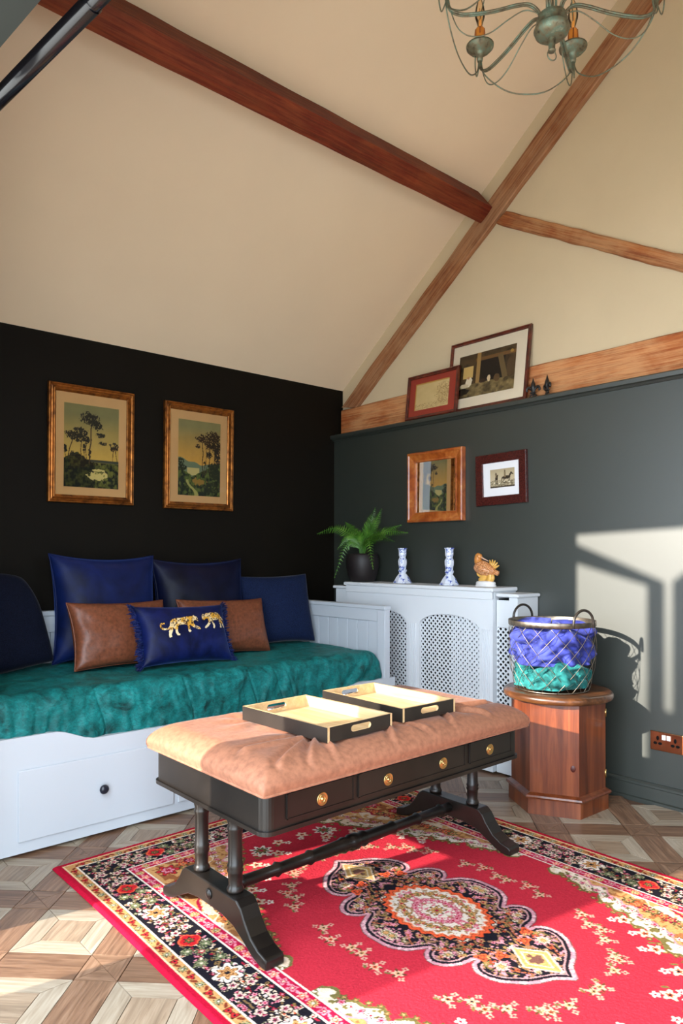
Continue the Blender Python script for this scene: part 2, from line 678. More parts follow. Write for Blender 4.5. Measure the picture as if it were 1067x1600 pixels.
cw, sw = math.cos(YAW), math.sin(YAW)


def proj(x, y, z):
    dx, dy = x - CAM[0], y - CAM[1]
    d = dx * cw + dy * sw
    if d < 0.1:
        return None
    return 533.5 + F_PX * (dx * sw - dy * cw) / d, CY_PX - F_PX * (z - CAM[2]) / d, d


pieces = []
ORX, ORY = -2.40, -1.82
for i in range(-16, 17):
    for j in range(-16, 17):
        for (u, v, items) in ((0.0, 0.0, [(P_TRI, 'floor_wedge', k * PI / 2) for k in range(4)]),
                              (0.5, 0.0, [(P_BAND, 'floor_plank', 0.0)]), (0.0, 0.5, [(P_BAND, 'floor_plank', PI / 2)]),
                              (0.5, 0.5, [(P_FR, 'floor_plank', k * PI / 2) for k in range(4)] + [(P_IN, 'floor_square', (i + j) % 2 * PI / 2)])):
            a, b_ = (i + u), (j + v)
            x = ORX + HD * (a + b_)
            y = ORY + HD * (b_ - a)
            if not (wx(y) + 0.08 < x < -0.09 and SY + 0.12 < y < -0.10):
                if not (wx(y) - 0.1 < x < 0.1 and SY < y < 0.1):
                    continue
            for me, nm, rz in items:
                ang = rz - PI / 4
                ox, oy = 0.0, 0.0
                if me is P_FR:
                    ox, oy = (hl + hi_) / 2 * math.sin(ang), -(hl + hi_) / 2 * math.cos(ang)
                if me is P_TRI:
                    ox, oy = hb * 0.67 * math.sin(ang), -hb * 0.67 * math.cos(ang)
                cxp, cyp = x + ox, y + oy
                if me is not P_IN and not (-2.98 < cxp < -0.02):
                    continue
                pr = proj(cxp, cyp, 0)
                hid = (RX0 + 0.07 < cxp < RX1 - 0.07 and RY0 + 0.07 < cyp < RY1 - 0.07) or (cyp > -0.86)
                vis = pr and -50 < pr[0] < 1117 and pr[1] < 1660 and not hid
                pieces.append((pr[2] if vis else 99.0, me, nm, x, y, ang, bool(vis)))
pieces.sort(key=lambda p: p[0])
rest = bmesh.new()
cnt = 0
for (d, me, nm, x, y, ang, vis) in pieces:
    if vis and cnt < 300:
        o = bpy.data.objects.new(nm, me)
        COL.objects.link(o)
        o.parent = fl
        o.location = (x, y, 0)
        o.rotation_euler = (0, 0, ang)
        cnt += 1
    else:
        n0 = len(rest.verts)
        nf = len(rest.faces)
        rest.from_mesh(me)
        rest.verts.ensure_lookup_table()
        rest.faces.ensure_lookup_table()
        mt = Matrix.Translation((x, y, 0)) @ Matrix.Rotation(ang, 4, 'Z')
        for v in rest.verts[n0:]:
            v.co = mt @ v.co
        mi = {P_BAND: 0, P_TRI: 0, P_FR: 1, P_IN: 2}[me]
        for f in rest.faces[nf:]:
            f.material_index = mi
me = bpy.data.meshes.new('floor_pieces')
rest.to_mesh(me)
rest.free()
ro = link('floor_pieces', me, [M_PBROWN, M_PLIGHT, M_PMID], fl)
ro['kind'] = 'stuff'


# ------------------------------------------------------------------ timber beams
def jitter_mesh(o, amp, sc, seed):
    for v in o.data.vertices:
        n = mnoise.noise_vector(v.co * sc + Vector((seed, seed * 2, 0)))
        v.co += n * amp
    return o


def long_beam(name, poly, axis, a0, a1, mat, label, n=40, amp=0.003):
    """extruded beam with slightly uneven edges"""
    base = Vector({'x': ((a0 + a1) / 2, poly[0][0], poly[0][1])}[axis]) if axis == 'x' else Vector((0, 0, 0))
    m = len(poly)
    vs_, fs = [], []
    for i in range(n + 1):
        a = a0 + (a1 - a0) * i / n
        for p in poly:
            q = Vector((a, p[0], p[1])) if axis == 'x' else Vector((p[0], a, p[1]))
            vs_.append(q)
    for i in range(n):
        for k in range(m):
            k2 = (k + 1) % m
            fs.append((i * m + k, i * m + k2, (i + 1) * m + k2, (i + 1) * m + k))
    fs += [tuple(range(m)), tuple(range(n * m, n * m + m))]
    mb = MB().faces(vs_, fs)
    o = mb.build(name, mat)
    jitter_mesh(o, amp, 5.0, a0)
    return tag(o, label, 'beam')


# purlin along the slope
nrm = Vector((0, -SL, -1)).normalized()
upv = Vector((0, -1, SL)).normalized()
pl = []
for (s_, p_) in ((0, -0.02), (0, 0.158), (0.03, 0.163), (0.072, 0.163), (0.102, 0.158), (0.102, -0.02)):
    q = Vector((0, -1.115, EZ + SL * 1.115)) + upv * s_ + nrm * p_
    pl.append((q.y, q.z))
long_beam('purlin_beam', pl, 'x', -2.92, 0.045, M_BEAMX, 'dark red-brown purlin beam running along the sloping cream ceiling', 60)


def gable_timber(name, pts_top, pts_bot, x0, x1, label, seed, mat, n=60):
    """timber lying flat in the gable: top and bottom edge polylines in (y,z)"""
    vs_, fs = [], []
    for i in range(n + 1):
        t = i / n
        a = Vector(pts_top[0]).lerp(Vector(pts_top[1]), t)
        b = Vector(pts_bot[0]).lerp(Vector(pts_bot[1]), t)
        j1 = 0.007 * mnoise.noise(Vector((t * 14, seed, 0))) + 0.010 * mnoise.noise(Vector((t * 4, seed, 3)))
        j2 = 0.006 * mnoise.noise(Vector((t * 14, seed, 7))) + 0.008 * mnoise.noise(Vector((t * 4, seed, 9)))
        e = 0.006
        vs_ += [(x1, a[0], a[1] + j1), (x0 + e, a[0], a[1] + j1), (x0, a[0], a[1] + j1 - e), (x0, b[0], b[1] + j2 + e),
                (x0 + e, b[0], b[1] + j2), (x1, b[0], b[1] + j2)]
    for i in range(n):
        for k in range(6):
            k2 = (k + 1) % 6
            fs.append((i * 6 + k, i * 6 + k2, i * 6 + 6 + k2, i * 6 + 6 + k))
    fs += [tuple(range(6)), tuple(range(n * 6, n * 6 + 6))]
    o = MB().faces(vs_, fs).build(name, mat)
    return tag(o, label, 'beam')


gable_timber('rafter_beam', [(-0.02, 2.148), (-2.40, 3.985)], [(-0.16, 2.118), (-2.55, 3.930)], GX - 0.030, GX - 0.0005,
             'long raking oak rafter rising along the edge of the gable wall', 2, M_RAFT)
gable_timber('gable_brace', [(-1.375, 3.012), (-2.80, 2.2027)], [(-1.315, 2.962), (-2.72, 2.1728)], GX - 0.028, GX - 0.0005,
             'diagonal oak brace sloping down across the cream gable from the rafter', 5, M_BRACE)
gable_timber('wall_plate_beam', [(-0.012, 2.125), (SY + 0.02, 2.135)], [(-0.012, 1.943), (SY + 0.02, 1.943)], GX - 0.026, GX - 0.0005,
             'horizontal oak beam lying along the back of the picture ledge', 8, M_PLATE)

# ------------------------------------------------------------------ curtain pole by the doorway head
pz = 2.35
p0, p1 = Vector((-2.700, -1.05, pz)), Vector((-2.571, -2.165, pz))
cp = thing('curtain_pole', 'glossy black curtain pole running below the dark green doorway head', 'curtain pole', p0)
M_POLE = plain('black_lacquer', (0.006, 0.006, 0.008, 1), 0.18, spec=0.6, var=0.1)
MB().tube([p0, p1], 0.0215, 20).build('pole', M_POLE, cp, p0, True)
dv = (p1 - p0).normalized()
MB().tube([p1, p1 + dv * 0.004, p1 + dv * 0.05], [0.0225, 0.0195, 0.0195], 20).build('end_cap', M_POLE, cp, p0, True)
for yy in (-1.2, -1.62):
    q = p0 + (p1 - p0) * ((yy - p0.y) / (p1.y - p0.y))
    MB().tube([q, Vector((wx(yy), yy, pz))], 0.009, 10).build('bracket', M_POLE, cp, p0, True)

# ------------------------------------------------------------------ rug
RW, RL = RX1 - RX0, RY1 - RY0
STEP = 0.0030
nxr, nyr = int(RW / STEP), int(RL / STEP)
RED, CRIM, NAVY = s3(176, 42, 56), s3(154, 24, 54), s3(28, 25, 32)
TAN, CREAM, PINK = s3(192, 140, 88), s3(214, 190, 164), s3(208, 130, 144)
OLIVE, ORANGE, WHITE = s3(108, 98, 56), s3(214, 84, 48), s3(222, 206, 192)
GREEN = s3(100, 116, 84)
hx, hy = RW / 2, RL / 2
qa = np.linspace(0, hx, nxr // 2 + 1)     # distance from long edge
qb = np.linspace(0, hy, nyr // 2 + 1)     # distance from short edge
A, B = np.meshgrid(qa, qb)
IMG = np.empty(A.shape + (3,))
IMG[:] = RED


def put(mask, col):
    IMG[mask] = col


def window(a, b, r):
    i0, i1 = np.searchsorted(qb, b - r), np.searchsorted(qb, b + r)
    j0, j1 = np.searchsorted(qa, a - r), np.searchsorted(qa, a + r)
    return slice(max(i0, 0), i1), slice(max(j0, 0), j1)


def flower(a, b, r, cols, petals=5, rot=0.0, asp=1.0):
    """concentric lobed rosette; cols from the outside in: (relative radius, colour)"""
    sl = window(a, b, r * 1.3)
    da, db = A[sl] - a, (B[sl] - b) / asp
    rad = np.hypot(da, db)
    th = np.arctan2(db, da) + rot
    edge = r * (0.78 + 0.22 * np.cos(petals * th))
    W = IMG[sl]
    for k, c in cols:
        W[rad < edge * k] = c


def blob(a, b, ra, rb, ang, col):
    r = max(ra, rb)
    sl = window(a, b, r * 1.1)
    da, db = A[sl] - a, B[sl] - b
    u = da * math.cos(ang) + db * math.sin(ang)
    v = -da * math.sin(ang) + db * math.cos(ang)
    IMG[sl][(u / ra) ** 2 + (v / rb) ** 2 < 1] = col


def both(fn, s, d, *args, **kw):
    """place a motif in the border at distance d from the edge, s along it, on both sides of the corner"""
    if s <= hy + 0.06 and s > d - 0.001:
        fn(d, s, *args, **kw)
    if s <= hx + 0.06 and s > d + 0.001:
        fn(s, d, *args, **kw)


def palmette(a, b, s, main, edge, core, ang):
    for k, c in ((1.0, edge), (0.8, main)):
        blob(a, b, s * k, s * 0.8 * k, ang, c)
        blob(a + math.cos(ang) * s * 0.55, b + math.sin(ang) * s * 0.55, s * 0.55 * k, s * 0.55 * k, ang, c)
        for q in (-1, 1):
            blob(a - math.sin(ang) * s * 0.6 * q, b + math.cos(ang) * s * 0.6 * q, s * 0.5 * k, s * 0.42 * k, ang, c)
    flower(a, b, s * 0.55, [(1.0, NAVY), (0.75, core), (0.4, NAVY), (0.25, edge)], 6)


D = np.minimum(A, B)
rngp = random.Random(3)
# field: spandrel in the corner
ia, ib = A - 0.236, B - 0.236
ang_ = np.arctan2(ib, ia)
tb = np.clip(ib / 0.80, 0, 1)
bound = 0.36 * (1 - tb) ** 1.35 + 0.035
lob = 0.020 * np.abs(np.sin(ib * 26)) + 0.008 * np.sin(ib * 90)
dist_sp = bound + lob - ia
inside = (ib < 0.82)
nz = fbm(A * 55, B * 55, 5, 3)
put((dist_sp > 0) & inside & (nz > 0.25), OLIVE)
put((dist_sp > 0.012) & inside, np.where(nz[..., None] > 0.46, CREAM, WHITE)[(dist_sp > 0.012) & inside])
put((dist_sp > 0.012) & inside & (fbm(A * 75, B * 75, 8, 2) > 0.60), OLIVE)
put((dist_sp > 0.060) & inside, PINK)
put((dist_sp > 0.068) & inside, TAN)
put((dist_sp > 0.068) & inside & (fbm(A * 60, B * 60, 11, 2) > 0.58), s3(150, 96, 58))
put((dist_sp > 0.130) & inside, CREAM)
put((dist_sp > 0.137) & inside & (fbm(A * 50, B * 50, 14, 2) > 0.5), TAN)
put((dist_sp > 0.190) & inside, TAN)
put((dist_sp > 0.190) & inside & (fbm(A * 45, B * 45, 22, 2) > 0.52), s3(140, 84, 50))
put((dist_sp > 0.180) & (dist_sp < 0.192) & inside, CRIM)
for (a, b, r) in ((0.30, 0.30, 0.046), (0.40, 0.275, 0.030), (0.275, 0.42, 0.034), (0.48, 0.270, 0.024), (0.34, 0.38, 0.022)):
    flower(a, b, r, [(1, NAVY), (0.9, s3(180, 36, 44)), (0.62, NAVY), (0.52, PINK), (0.30, CRIM)], 6, a * 20)
for k in range(26):
    b = 0.25 + 0.72 * k / 25
    bo = 0.36 * (1 - min(max((b - 0.236) / 0.80, 0), 1)) ** 1.35 + 0.035
    flower(0.236 + bo * 0.72, b, 0.014, [(1, NAVY), (0.85, PINK if k % 2 else WHITE), (0.4, CRIM)], 5, k)
    if bo > 0.12:
        flower(0.236 + bo * 0.35, b + 0.01, 0.024, [(1, NAVY), (0.85, (CRIM, ORANGE, OLIVE)[k % 3]), (0.5, TAN), (0.25, CRIM)], 6, k)
for k in range(30):
    b = 0.24 + 0.86 * k / 29
    bo = 0.36 * (1 - min(max((b - 0.236) / 0.80, 0), 1)) ** 1.35 + 0.035 + 0.012
    if b < 1.0:
        flower(0.236 + bo + rngp.uniform(-0.006, 0.02), b, 0.012, [(1, s3(86, 70, 40)), (0.7, OLIVE), (0.35, TAN)], 5, k)
# sprays of flowers hanging off the spandrel
for a, b in ((0.62, 0.40), (0.68, 0.44), (0.50, 0.56), (0.44, 0.62), (0.74, 0.36), (0.56, 0.47), (0.41, 0.70)):
    flower(a, b, 0.026, [(1, CREAM), (0.45, ORANGE), (0.25, NAVY)], 5, a * 9)
    flower(a + 0.026, b + 0.026, 0.015, [(1, WHITE), (0.4, CRIM)], 5, b * 9)
    blob(a - 0.024, b + 0.024, 0.011, 0.005, 0.8, OLIVE)
flower(0.645, 0.38, 0.045, [(1, WHITE), (0.7, NAVY), (0.55, OLIVE), (0.25, CRIM)], 8)
# centre medallion, quarter of it, centre at (hx, hy); the outline is a curved, scalloped lozenge
wa = 0.010 * (fbm(A * 26, B * 26, 51, 2) - 0.5)
wb = 0.010 * (fbm(A * 26, B * 26, 57, 2) - 0.5)
ma, mb_ = hx - A + wa * 0.6, hy - B + wb * 0.6
ctl = [(0.0, 0.475), (0.030, 0.445), (0.075, 0.425), (0.120, 0.395), (0.155, 0.350), (0.168, 0.305), (0.150, 0.268), (0.118, 0.258), (0.128, 0.240),
       (0.175, 0.232), (0.212, 0.205), (0.222, 0.170), (0.200, 0.142), (0.170, 0.128), (0.188, 0.112), (0.228, 0.090), (0.252, 0.050), (0.256, 0.0)]
pol = [(p.x, p.y) for p in smooth_path([(x, y, 0) for x, y in ctl], 5)]
PA = np.array(pol)
dist = np.full(A.shape, 9.0)
for i in range(len(PA) - 1):
    ex_, ey_ = PA[i + 1] - PA[i]
    tt_ = np.clip(((ma - PA[i, 0]) * ex_ + (mb_ - PA[i, 1]) * ey_) / (ex_ ** 2 + ey_ ** 2 + 1e-12), 0, 1)
    dist = np.minimum(dist, np.hypot(ma - PA[i, 0] - tt_ * ex_, mb_ - PA[i, 1] - tt_ * ey_))
insd = inpoly(ma, mb_, pol + [(-0.1, 0), (-0.1, 0.475)])
sdm = np.where(insd, dist, -dist)            # >0 inside
put(sdm > -0.012, s3(92, 64, 58))
put(sdm > -0.009, s3(184, 130, 140))
put((sdm > -0.009) & (fbm(A * 90, B * 90, 61, 2) > 0.60), s3(214, 170, 172))
put(sdm > 0.003, NAVY)
put((sdm > 0.013) & (sdm < 0.018), s3(186, 138, 140))
put((sdm > 0.018) & (fbm(A * 85, B * 85, 31, 2) > 0.66), s3(140, 100, 76))
put((sdm > 0.018) & (fbm(A * 95, B * 95, 37, 2) > 0.71), s3(196, 130, 140))
for i in range(130):
    a, b = rngp.uniform(0, 0.21), rngp.uniform(0.02, 0.44)
    sc_ = inpoly(np.array([a]), np.array([b]), [(x * 0.88, y * 0.92) for x, y in pol] + [(-0.1, 0), (-0.1, 0.43)])[0]
    if sc_:
        flower(hx - a, hy - b, rngp.uniform(0.006, 0.013),
               [(1, (OLIVE, PINK, WHITE, s3(150, 60, 40), TAN, OLIVE)[i % 6]), (0.5, (TAN, CRIM, OLIVE, ORANGE, CRIM, CREAM)[i % 6]), (0.25, NAVY)], 5, i)
for q in range(5):
    ph = q * 1.3
    for t_ in range(60):
        t = t_ / 59
        a, b = 0.045 + 0.035 * q + 0.018 * math.sin(t * 16 + ph), 0.03 + t * 0.38
        if inpoly(np.array([a]), np.array([b]), [(x * 0.90, y * 0.93) for x, y in pol] + [(-0.1, 0), (-0.1, 0.43)])[0]:
            blob(hx - a, hy - b, 0.0035, 0.0028, t * 7, (s3(150, 112, 70), s3(176, 96, 60), OLIVE)[q % 3])
for a, b, r in ((0.212, 0.012, 0.034), (0.100, 0.318, 0.030), (0.048, 0.398, 0.016), (0.165, 0.185, 0.024)):
    flower(hx - a, hy - b, r, [(1, PINK), (0.86, NAVY), (0.74, CREAM), (0.5, OLIVE), (0.28, TAN)], 8)
for s__ in (0, 1):
    flower(hx - 0.055 - 0.05 * s__, hy - 0.285 + 0.03 * s__, 0.022, [(1, ORANGE), (0.6, NAVY), (0.4, ORANGE)], 3, 1.0 + s__)
dd_ = np.abs(ma) / 0.052 + np.abs(mb_ - 0.360) / 0.078
put(dd_ < 1.14, CREAM)
put(dd_ < 1.0, s3(190, 146, 88))
put((dd_ < 0.72) & (dd_ > 0.62), s3(226, 206, 170))
put((dd_ < 0.5) & (fbm(A * 70, B * 70, 9, 2) > 0.5), s3(110, 74, 64))
el = np.hypot(ma / 0.138, mb_ / 0.188)
th = np.arctan2(mb_ / 0.188, ma / 0.138)
el2 = el * (1 + 0.040 * np.cos(28 * th))
put(el2 < 1.03, NAVY)
put(el2 < 1.0, ORANGE)
put(el2 < 0.93, s3(120, 50, 36))
put(el2 < 0.91, s3(222, 120, 80))
put(el2 < 0.87, s3(206, 192, 178))
put((el2 < 0.82) & (fbm(A * 70, B * 70, 77, 2) > 0.60), s3(150, 116, 82))
put((el2 < 0.82) & (fbm(A * 80, B * 80, 83, 2) > 0.66), s3(190, 96, 112))
for k in range(9):
    t = PI / 2 * k / 8
    flower(hx - 0.138 * 0.66 * math.cos(t), hy - 0.188 * 0.66 * math.sin(t), 0.013 if k % 2 else 0.018, [(1, s3(80, 60, 40)), (0.8, TAN), (0.45, (OLIVE, CRIM)[k % 2])], 5, k)
for k in range(5):
    t = PI / 2 * (k + 0.5) / 5
    flower(hx - 0.138 * 0.40 * math.cos(t), hy - 0.188 * 0.40 * math.sin(t), 0.015, [(1, s3(150, 40, 60)), (0.75, PINK), (0.35, CRIM)], 5, k)
flower(hx, hy, 0.030, [(1, s3(90, 66, 40)), (0.8, TAN), (0.5, OLIVE), (0.25, CRIM)], 8)
# sprays round the medallion
for k in range(15):
    t = k / 14
    t2 = t * PI / 2
    a, b = 0.325 * math.cos(t2) ** 0.8 + 0.015 + 0.02 * (k % 2), 0.52 * math.sin(t2) ** 0.9 + 0.02
    if k in (3, 4, 9, 13):
        continue
    flower(hx - a, hy - b, 0.019, [(1, s3(204, 162, 136)), (0.45, ORANGE if k % 2 else TAN), (0.25, NAVY)], 5, k * 2)
    for q in range(3):
        aa = k * 2.1 + q * 2.1
        flower(hx - a + 0.028 * math.cos(aa), hy - b + 0.028 * math.sin(aa), 0.0105, [(1, s3(198, 148, 128)), (0.4, CRIM)], 4, q)
        blob(hx - a + 0.017 * math.cos(aa + 1), hy - b + 0.017 * math.sin(aa + 1), 0.008, 0.003, aa + 1, s3(96, 60, 40))
    blob(hx - a - 0.02, hy - b + 0.02, 0.009, 0.004, k, OLIVE)

# borders
put(D < 0.236, CRIM)
put(D < 0.236 + 0.003, np.where((D < 0.239)[..., None], WHITE, IMG)[D < 0.239])
put(D < 0.233, s3(168, 22, 58))
put(D < 0.196, WHITE)
put(D < 0.190, NAVY)
put(D < 0.068, WHITE)
put(D < 0.062, TAN)
put(D < 0.031, s3(226, 190, 150))
put(D < 0.027, s3(170, 18, 46))
k = 0
s = 0.045
while s < hy + 0.05:
    if k % 2 == 0:
        both(flower, s, 0.0465, 0.0165, [(1, s3(60, 52, 36)), (0.8, s3(150, 146, 104)), (0.42, s3(60, 60, 44)), (0.2, WHITE)], 9)
    else:
        both(flower, s, 0.0465, 0.015, [(1, s3(70, 34, 24)), (0.75, s3(176, 40, 44)), (0.3, NAVY)], 3, 0.5)
        both(blob, s - 0.022, 0.052, 0.005, 0.011, 0.6, s3(120, 52, 34))
        both(blob, s + 0.022, 0.042, 0.005, 0.011, -0.6, s3(120, 52, 34))
    s += 0.046
    k += 1
k = 0
s = 0.215
while s < hy + 0.05:
    both(flower, s, 0.2145, 0.0165, [(1, (PINK, s3(206, 168, 110), s3(232, 160, 150))[k % 3]), (0.6, (CRIM, OLIVE, ORANGE)[k % 3]), (0.3, CREAM)],
         (4, 10, 5)[k % 3], k)
    both(blob, s + 0.021, 0.2145, 0.008, 0.004, k, PINK)
    s += 0.042
    k += 1
# main border: vines and small flowers on the dark ground, then large motifs
for q in range(2):
    for t_ in range(int(hy / 0.0025)):
        s = 0.07 + t_ * 0.0025
        both(blob, s, 0.128 + (0.034 if q else -0.034) * math.sin(s * 30 + q * 0.6), 0.0028, 0.0028, 0.0, s3(120, 92, 60))
for i in range(560):
    s, d = rngp.uniform(0.07, hy + 0.02), rngp.uniform(0.076, 0.183)
    c = rngp.choice([(CREAM, CRIM), (PINK, CRIM), (CREAM, ORANGE), (s3(112, 112, 76), CREAM), (WHITE, PINK), (s3(130, 100, 58), NAVY), (s3(150, 30, 50), PINK)])
    if i % 3:
        both(flower, s, d, rngp.uniform(0.008, 0.0115), [(1.15, NAVY), (0.85, c[0]), (0.42, c[1])], rngp.choice([4, 5, 5]), i)
    else:
        both(blob, s, d, 0.0085, 0.0038, rngp.uniform(0, 3), c[0])
s, k = 0.127, 0
while s < hy + 0.12:
    m = k % 4
    if m == 0:
        both(flower, s, 0.128, 0.050, [(1.04, NAVY), (0.93, WHITE), (0.66, s3(90, 60, 40)), (0.58, TAN), (0.40, s3(120, 70, 40)), (0.30, TAN), (0.18, NAVY)], 6)
    elif m == 2:
        both(flower, s, 0.128, 0.050, [(1.0, NAVY)], 6)
        both(palmette, s, 0.128, 0.034, s3(190, 34, 40), s3(220, 92, 60), OLIVE, 0.0)
    elif m == 1:
        for (ds, dd2) in ((-0.03, 0.024), (0.028, 0.030), (0.0, -0.030), (0.045, -0.012), (-0.048, -0.02)):
            both(flower, s + ds, 0.128 + dd2, 0.020, [(1.12, NAVY), (0.85, CREAM), (0.55, PINK), (0.36, NAVY), (0.2, CRIM)], 5, s * 9)
    else:
        for (ds, dd2) in ((-0.03, 0.0), (0.025, 0.026), (0.02, -0.03), (-0.06, 0.03), (-0.055, -0.032)):
            both(flower, s + ds, 0.128 + dd2, 0.023, [(1.1, NAVY), (0.9, s3(126, 126, 88)), (0.66, s3(60, 66, 46)), (0.5, s3(120, 124, 90)), (0.22, CREAM)], 9)
        both(flower, s - 0.03, 0.128, 0.012, [(1, CRIM), (0.5, CREAM)], 6)
    s += 0.105
    k += 1
# full rug from the quarter
top = np.concatenate([IMG, IMG[:, :-1][:, ::-1]], 1)
full = np.concatenate([top, top[:-1][::-1]], 0)
ny_, nx_ = full.shape[0] - 1, full.shape[1] - 1
gx, gy = np.meshgrid(np.linspace(RX0, RX1, nx_ + 1), np.linspace(RY1, RY0, ny_ + 1))
yarn = 0.86 + 0.28 * np.random.RandomState(1).rand(*gx.shape)
full = np.clip(full * yarn[..., None], 0, 1)
wob = 0.005 * np.sin(gy * 4.1 + 1) * np.clip((RX0 + 0.3 - gx) / 0.3, 0, 1) + 0.004 * (fbm(gx * 3, gy * 3, 3) - 0.5)
gz = 0.0105 + 0.0014 * np.random.RandomState(2).rand(*gx.shape)
edge = np.minimum(np.minimum(gx - RX0, RX1 - gx), np.minimum(RY1 - gy, gy - RY0))
gz = np.where(edge < 0.008, 0.0105 * np.sqrt(np.clip(edge / 0.008, 0.02, 1)), gz)
rc = Vector(((RX0 + RX1) / 2, (RY0 + RY1) / 2, 0))
rug = grid_mesh('persian_rug', nx_, ny_, np.stack([gx + wob - rc.x, gy - rc.y, gz + 0.0005], -1), attr_mat('wool_pile', 0.95, 0.4, 420, spec=0.05),
                None, full)
rug.location = rc
tag(rug, 'red oriental rug with dark floral border and medallion under the upholstered bench', 'rug')

# ------------------------------------------------------------------ daybed
BX0, BX1, BYF, BYB = -2.49, -0.384, -0.92, -0.03
bed = thing('daybed', 'white painted daybed with drawers and panelled ends along the dark wall', 'daybed', ((BX0 + BX1) / 2, -0.47, 0))
bl = tuple(bed.location)
# front rail with curved top
prof = []
for i in range(61):
    x = BX0 + (BX1 + 0.035 - BX0) * i / 60
    e = min(x - BX0, BX1 + 0.035 - x)
    t = min(max((e - 0.27) / 0.17, 0), 1)
    t = t * t * (3 - 2 * t)
    prof.append((x, 0.446 - 0.050 * t))
DRW = [(-2.352, -1.714), (-1.694, -1.056), (-1.036, -0.470)]
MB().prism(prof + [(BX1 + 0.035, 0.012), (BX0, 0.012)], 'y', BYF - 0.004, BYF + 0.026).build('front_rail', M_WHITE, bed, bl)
for x0, x1 in DRW:
    d = MB().box(x0, x1, BYF - 0.013, BYF - 0.0045, 0.055, 0.323, 0.004).build('drawer', M_WHITE, bed, bl)
    kx = (x0 + x1) / 2
    MB().lathe([(0.004, 0), (0.007, 0.006), (0.008, 0.012), (0.0175, 0.018), (0.019, 0.024), (0.015, 0.031), (0.004, 0.034)], (0, 0, 0), 18,
               Matrix.Translation((kx, BYF - 0.013, 0.193)) @ Matrix.Rotation(PI / 2, 4, 'X')).build(
        'knob', plain('dark_knob_paint', (0.012, 0.014, 0.024, 1), 0.3), d, bl)


def bead_end(xa, xb, face, nm):
    """panelled end: face=-1 beads face -x, +1 face +x"""
    p = MB()
    p.box(xa, xb, BYF, BYF + 0.060, 0.0, 0.825, 0.003).box(xa, xb, BYB - 0.05, BYB, 0.0, 0.825, 0.003)
    p.box(xa, xb, BYF + 0.060, BYB - 0.05, 0.70 + 0.055, 0.825, 0.002)
    p.box(xa, xb, BYF + 0.060, BYB - 0.05, 0.30, 0.36, 0.002)
    e = p.build(nm, M_WHITE, bed, bl)
    MB().box(xa - 0.008, xb + 0.004, BYF - 0.006, BYB, 0.822, 0.844, 0.004).build('cap_rail', M_WHITE, e, bl)
    nb = 9
    y0, y1 = BYF + 0.060, BYB - 0.05
    for k in range(nb):
        ya, yb = y0 + (y1 - y0) * k / nb, y0 + (y1 - y0) * (k + 1) / nb
        MB().box(xa + 0.010, xb - 0.010, ya + 0.0015, yb - 0.0015, 0.36, 0.756, 0.003).build('board', M_WHITE, e, bl)


bead_end(-0.425, BX1, -1, 'end_panel')
bead_end(BX0, -2.437, 1, 'end_panel')
bk = MB()
bk.box(-2.437, -0.425, -0.075, -0.035, 0.74, 0.825, 0.002).box(-2.437, -0.425, -0.075, -0.035, 0.10, 0.36, 0.002)
bk = bk.build('back_panel', M_WHITE, bed, bl)
MB().box(-2.437, -0.425, -0.085, -0.030, 0.822, 0.846, 0.004).build('cap_rail', M_WHITE, bk, bl)
for k in range(20):
    xa = -2.437 + 2.012 * k / 20
    MB().box(xa + 0.0015, xa + 0.0991, -0.065, -0.045, 0.36, 0.742, 0.003).build('board', M_WHITE, bk, bl)
MB().box(-2.43, -0.43, BYF + 0.035, -0.08, 0.25, 0.555, 0.04).build('mattress', plain('ticking', (0.7, 0.7, 0.68, 1), 0.9), bed, bl)

# ------------------------------------------------------------------ teal throw over the mattress
nu, nv = 330, 120
TX0, TX1 = -2.432, -0.432
path = []
for k in range(nv + 1):
    t = k / nv
    L1, L2, L3 = 0.745, 0.09, 0.215
    s = t * (L1 + L2 + L3)
    if s < L1:
        path.append((-0.09 - s, 0.588, 0, 1))
    elif s < L1 + L2:
        a = (s - L1) / L2 * PI / 2
        r = L2 / (PI / 2)
        path.append((-0.09 - L1 - r * math.sin(a), 0.588 - r + r * math.cos(a), -math.sin(a), math.cos(a)))
    else:
        r = L2 / (PI / 2)
        path.append((-0.09 - L1 - r, 0.588 - r - (s - L1 - L2), -1, 0))
path = np.array(path)
U, V = np.meshgrid(np.linspace(TX0, TX1, nu + 1), np.linspace(0, 1, nv + 1))
py, pz_, nyn, nzn = [np.repeat(path[:, i][:, None], nu + 1, 1) for i in range(4)]
fr = np.clip((V - 0.66) / 0.2, 0, 1)
rough_ = 0.010 * (fbm(U * 5, V * 4, 21, 4) - 0.5) + 0.012 * (fbm(U * 16, V * 9, 4, 3) - 0.5)
ridge = 1 - np.abs(2 * fbm(U * 9 + V * 3.0, V * 5 - U * 3, 12, 3) - 1)
rough_ += 0.016 * (ridge ** 5) * (0.2 + 0.8 * fr)
left = np.clip((-2.18 - U) / 0.25, 0, 1)
rough_ += left * fr * 0.008 * np.sin(U * 105)
right = np.clip((U + 1.05) / 0.5, 0, 1)
rough_ += right * fr * 0.010 * np.sin((U * 0.8 - pz_ * 0.9) * 62 + 3 * fbm(U * 5, V * 5, 2))
for (x_, w_, a_) in ((-1.62, 0.006, -0.010), (-1.28, 0.005, -0.012), (-1.06, 0.005, -0.009), (-1.13, 0.004, -0.006), (-2.02, 0.006, -0.009)):
    rough_ += a_ * np.exp(-((U - x_ + 0.02 * np.sin(V * 19)) / w_) ** 2) * fr
endr = np.clip((TX1 - U) / 0.05, 0, 1)
drop = (1 - np.sqrt(1 - (1 - endr) ** 2)) * 0.045
cov = np.stack([U, py + nyn * rough_, pz_ + nzn * rough_ - drop], -1)
tp = Vector((-1.43, -0.5, 0.55))
tv = NT('teal_crushed_velvet')
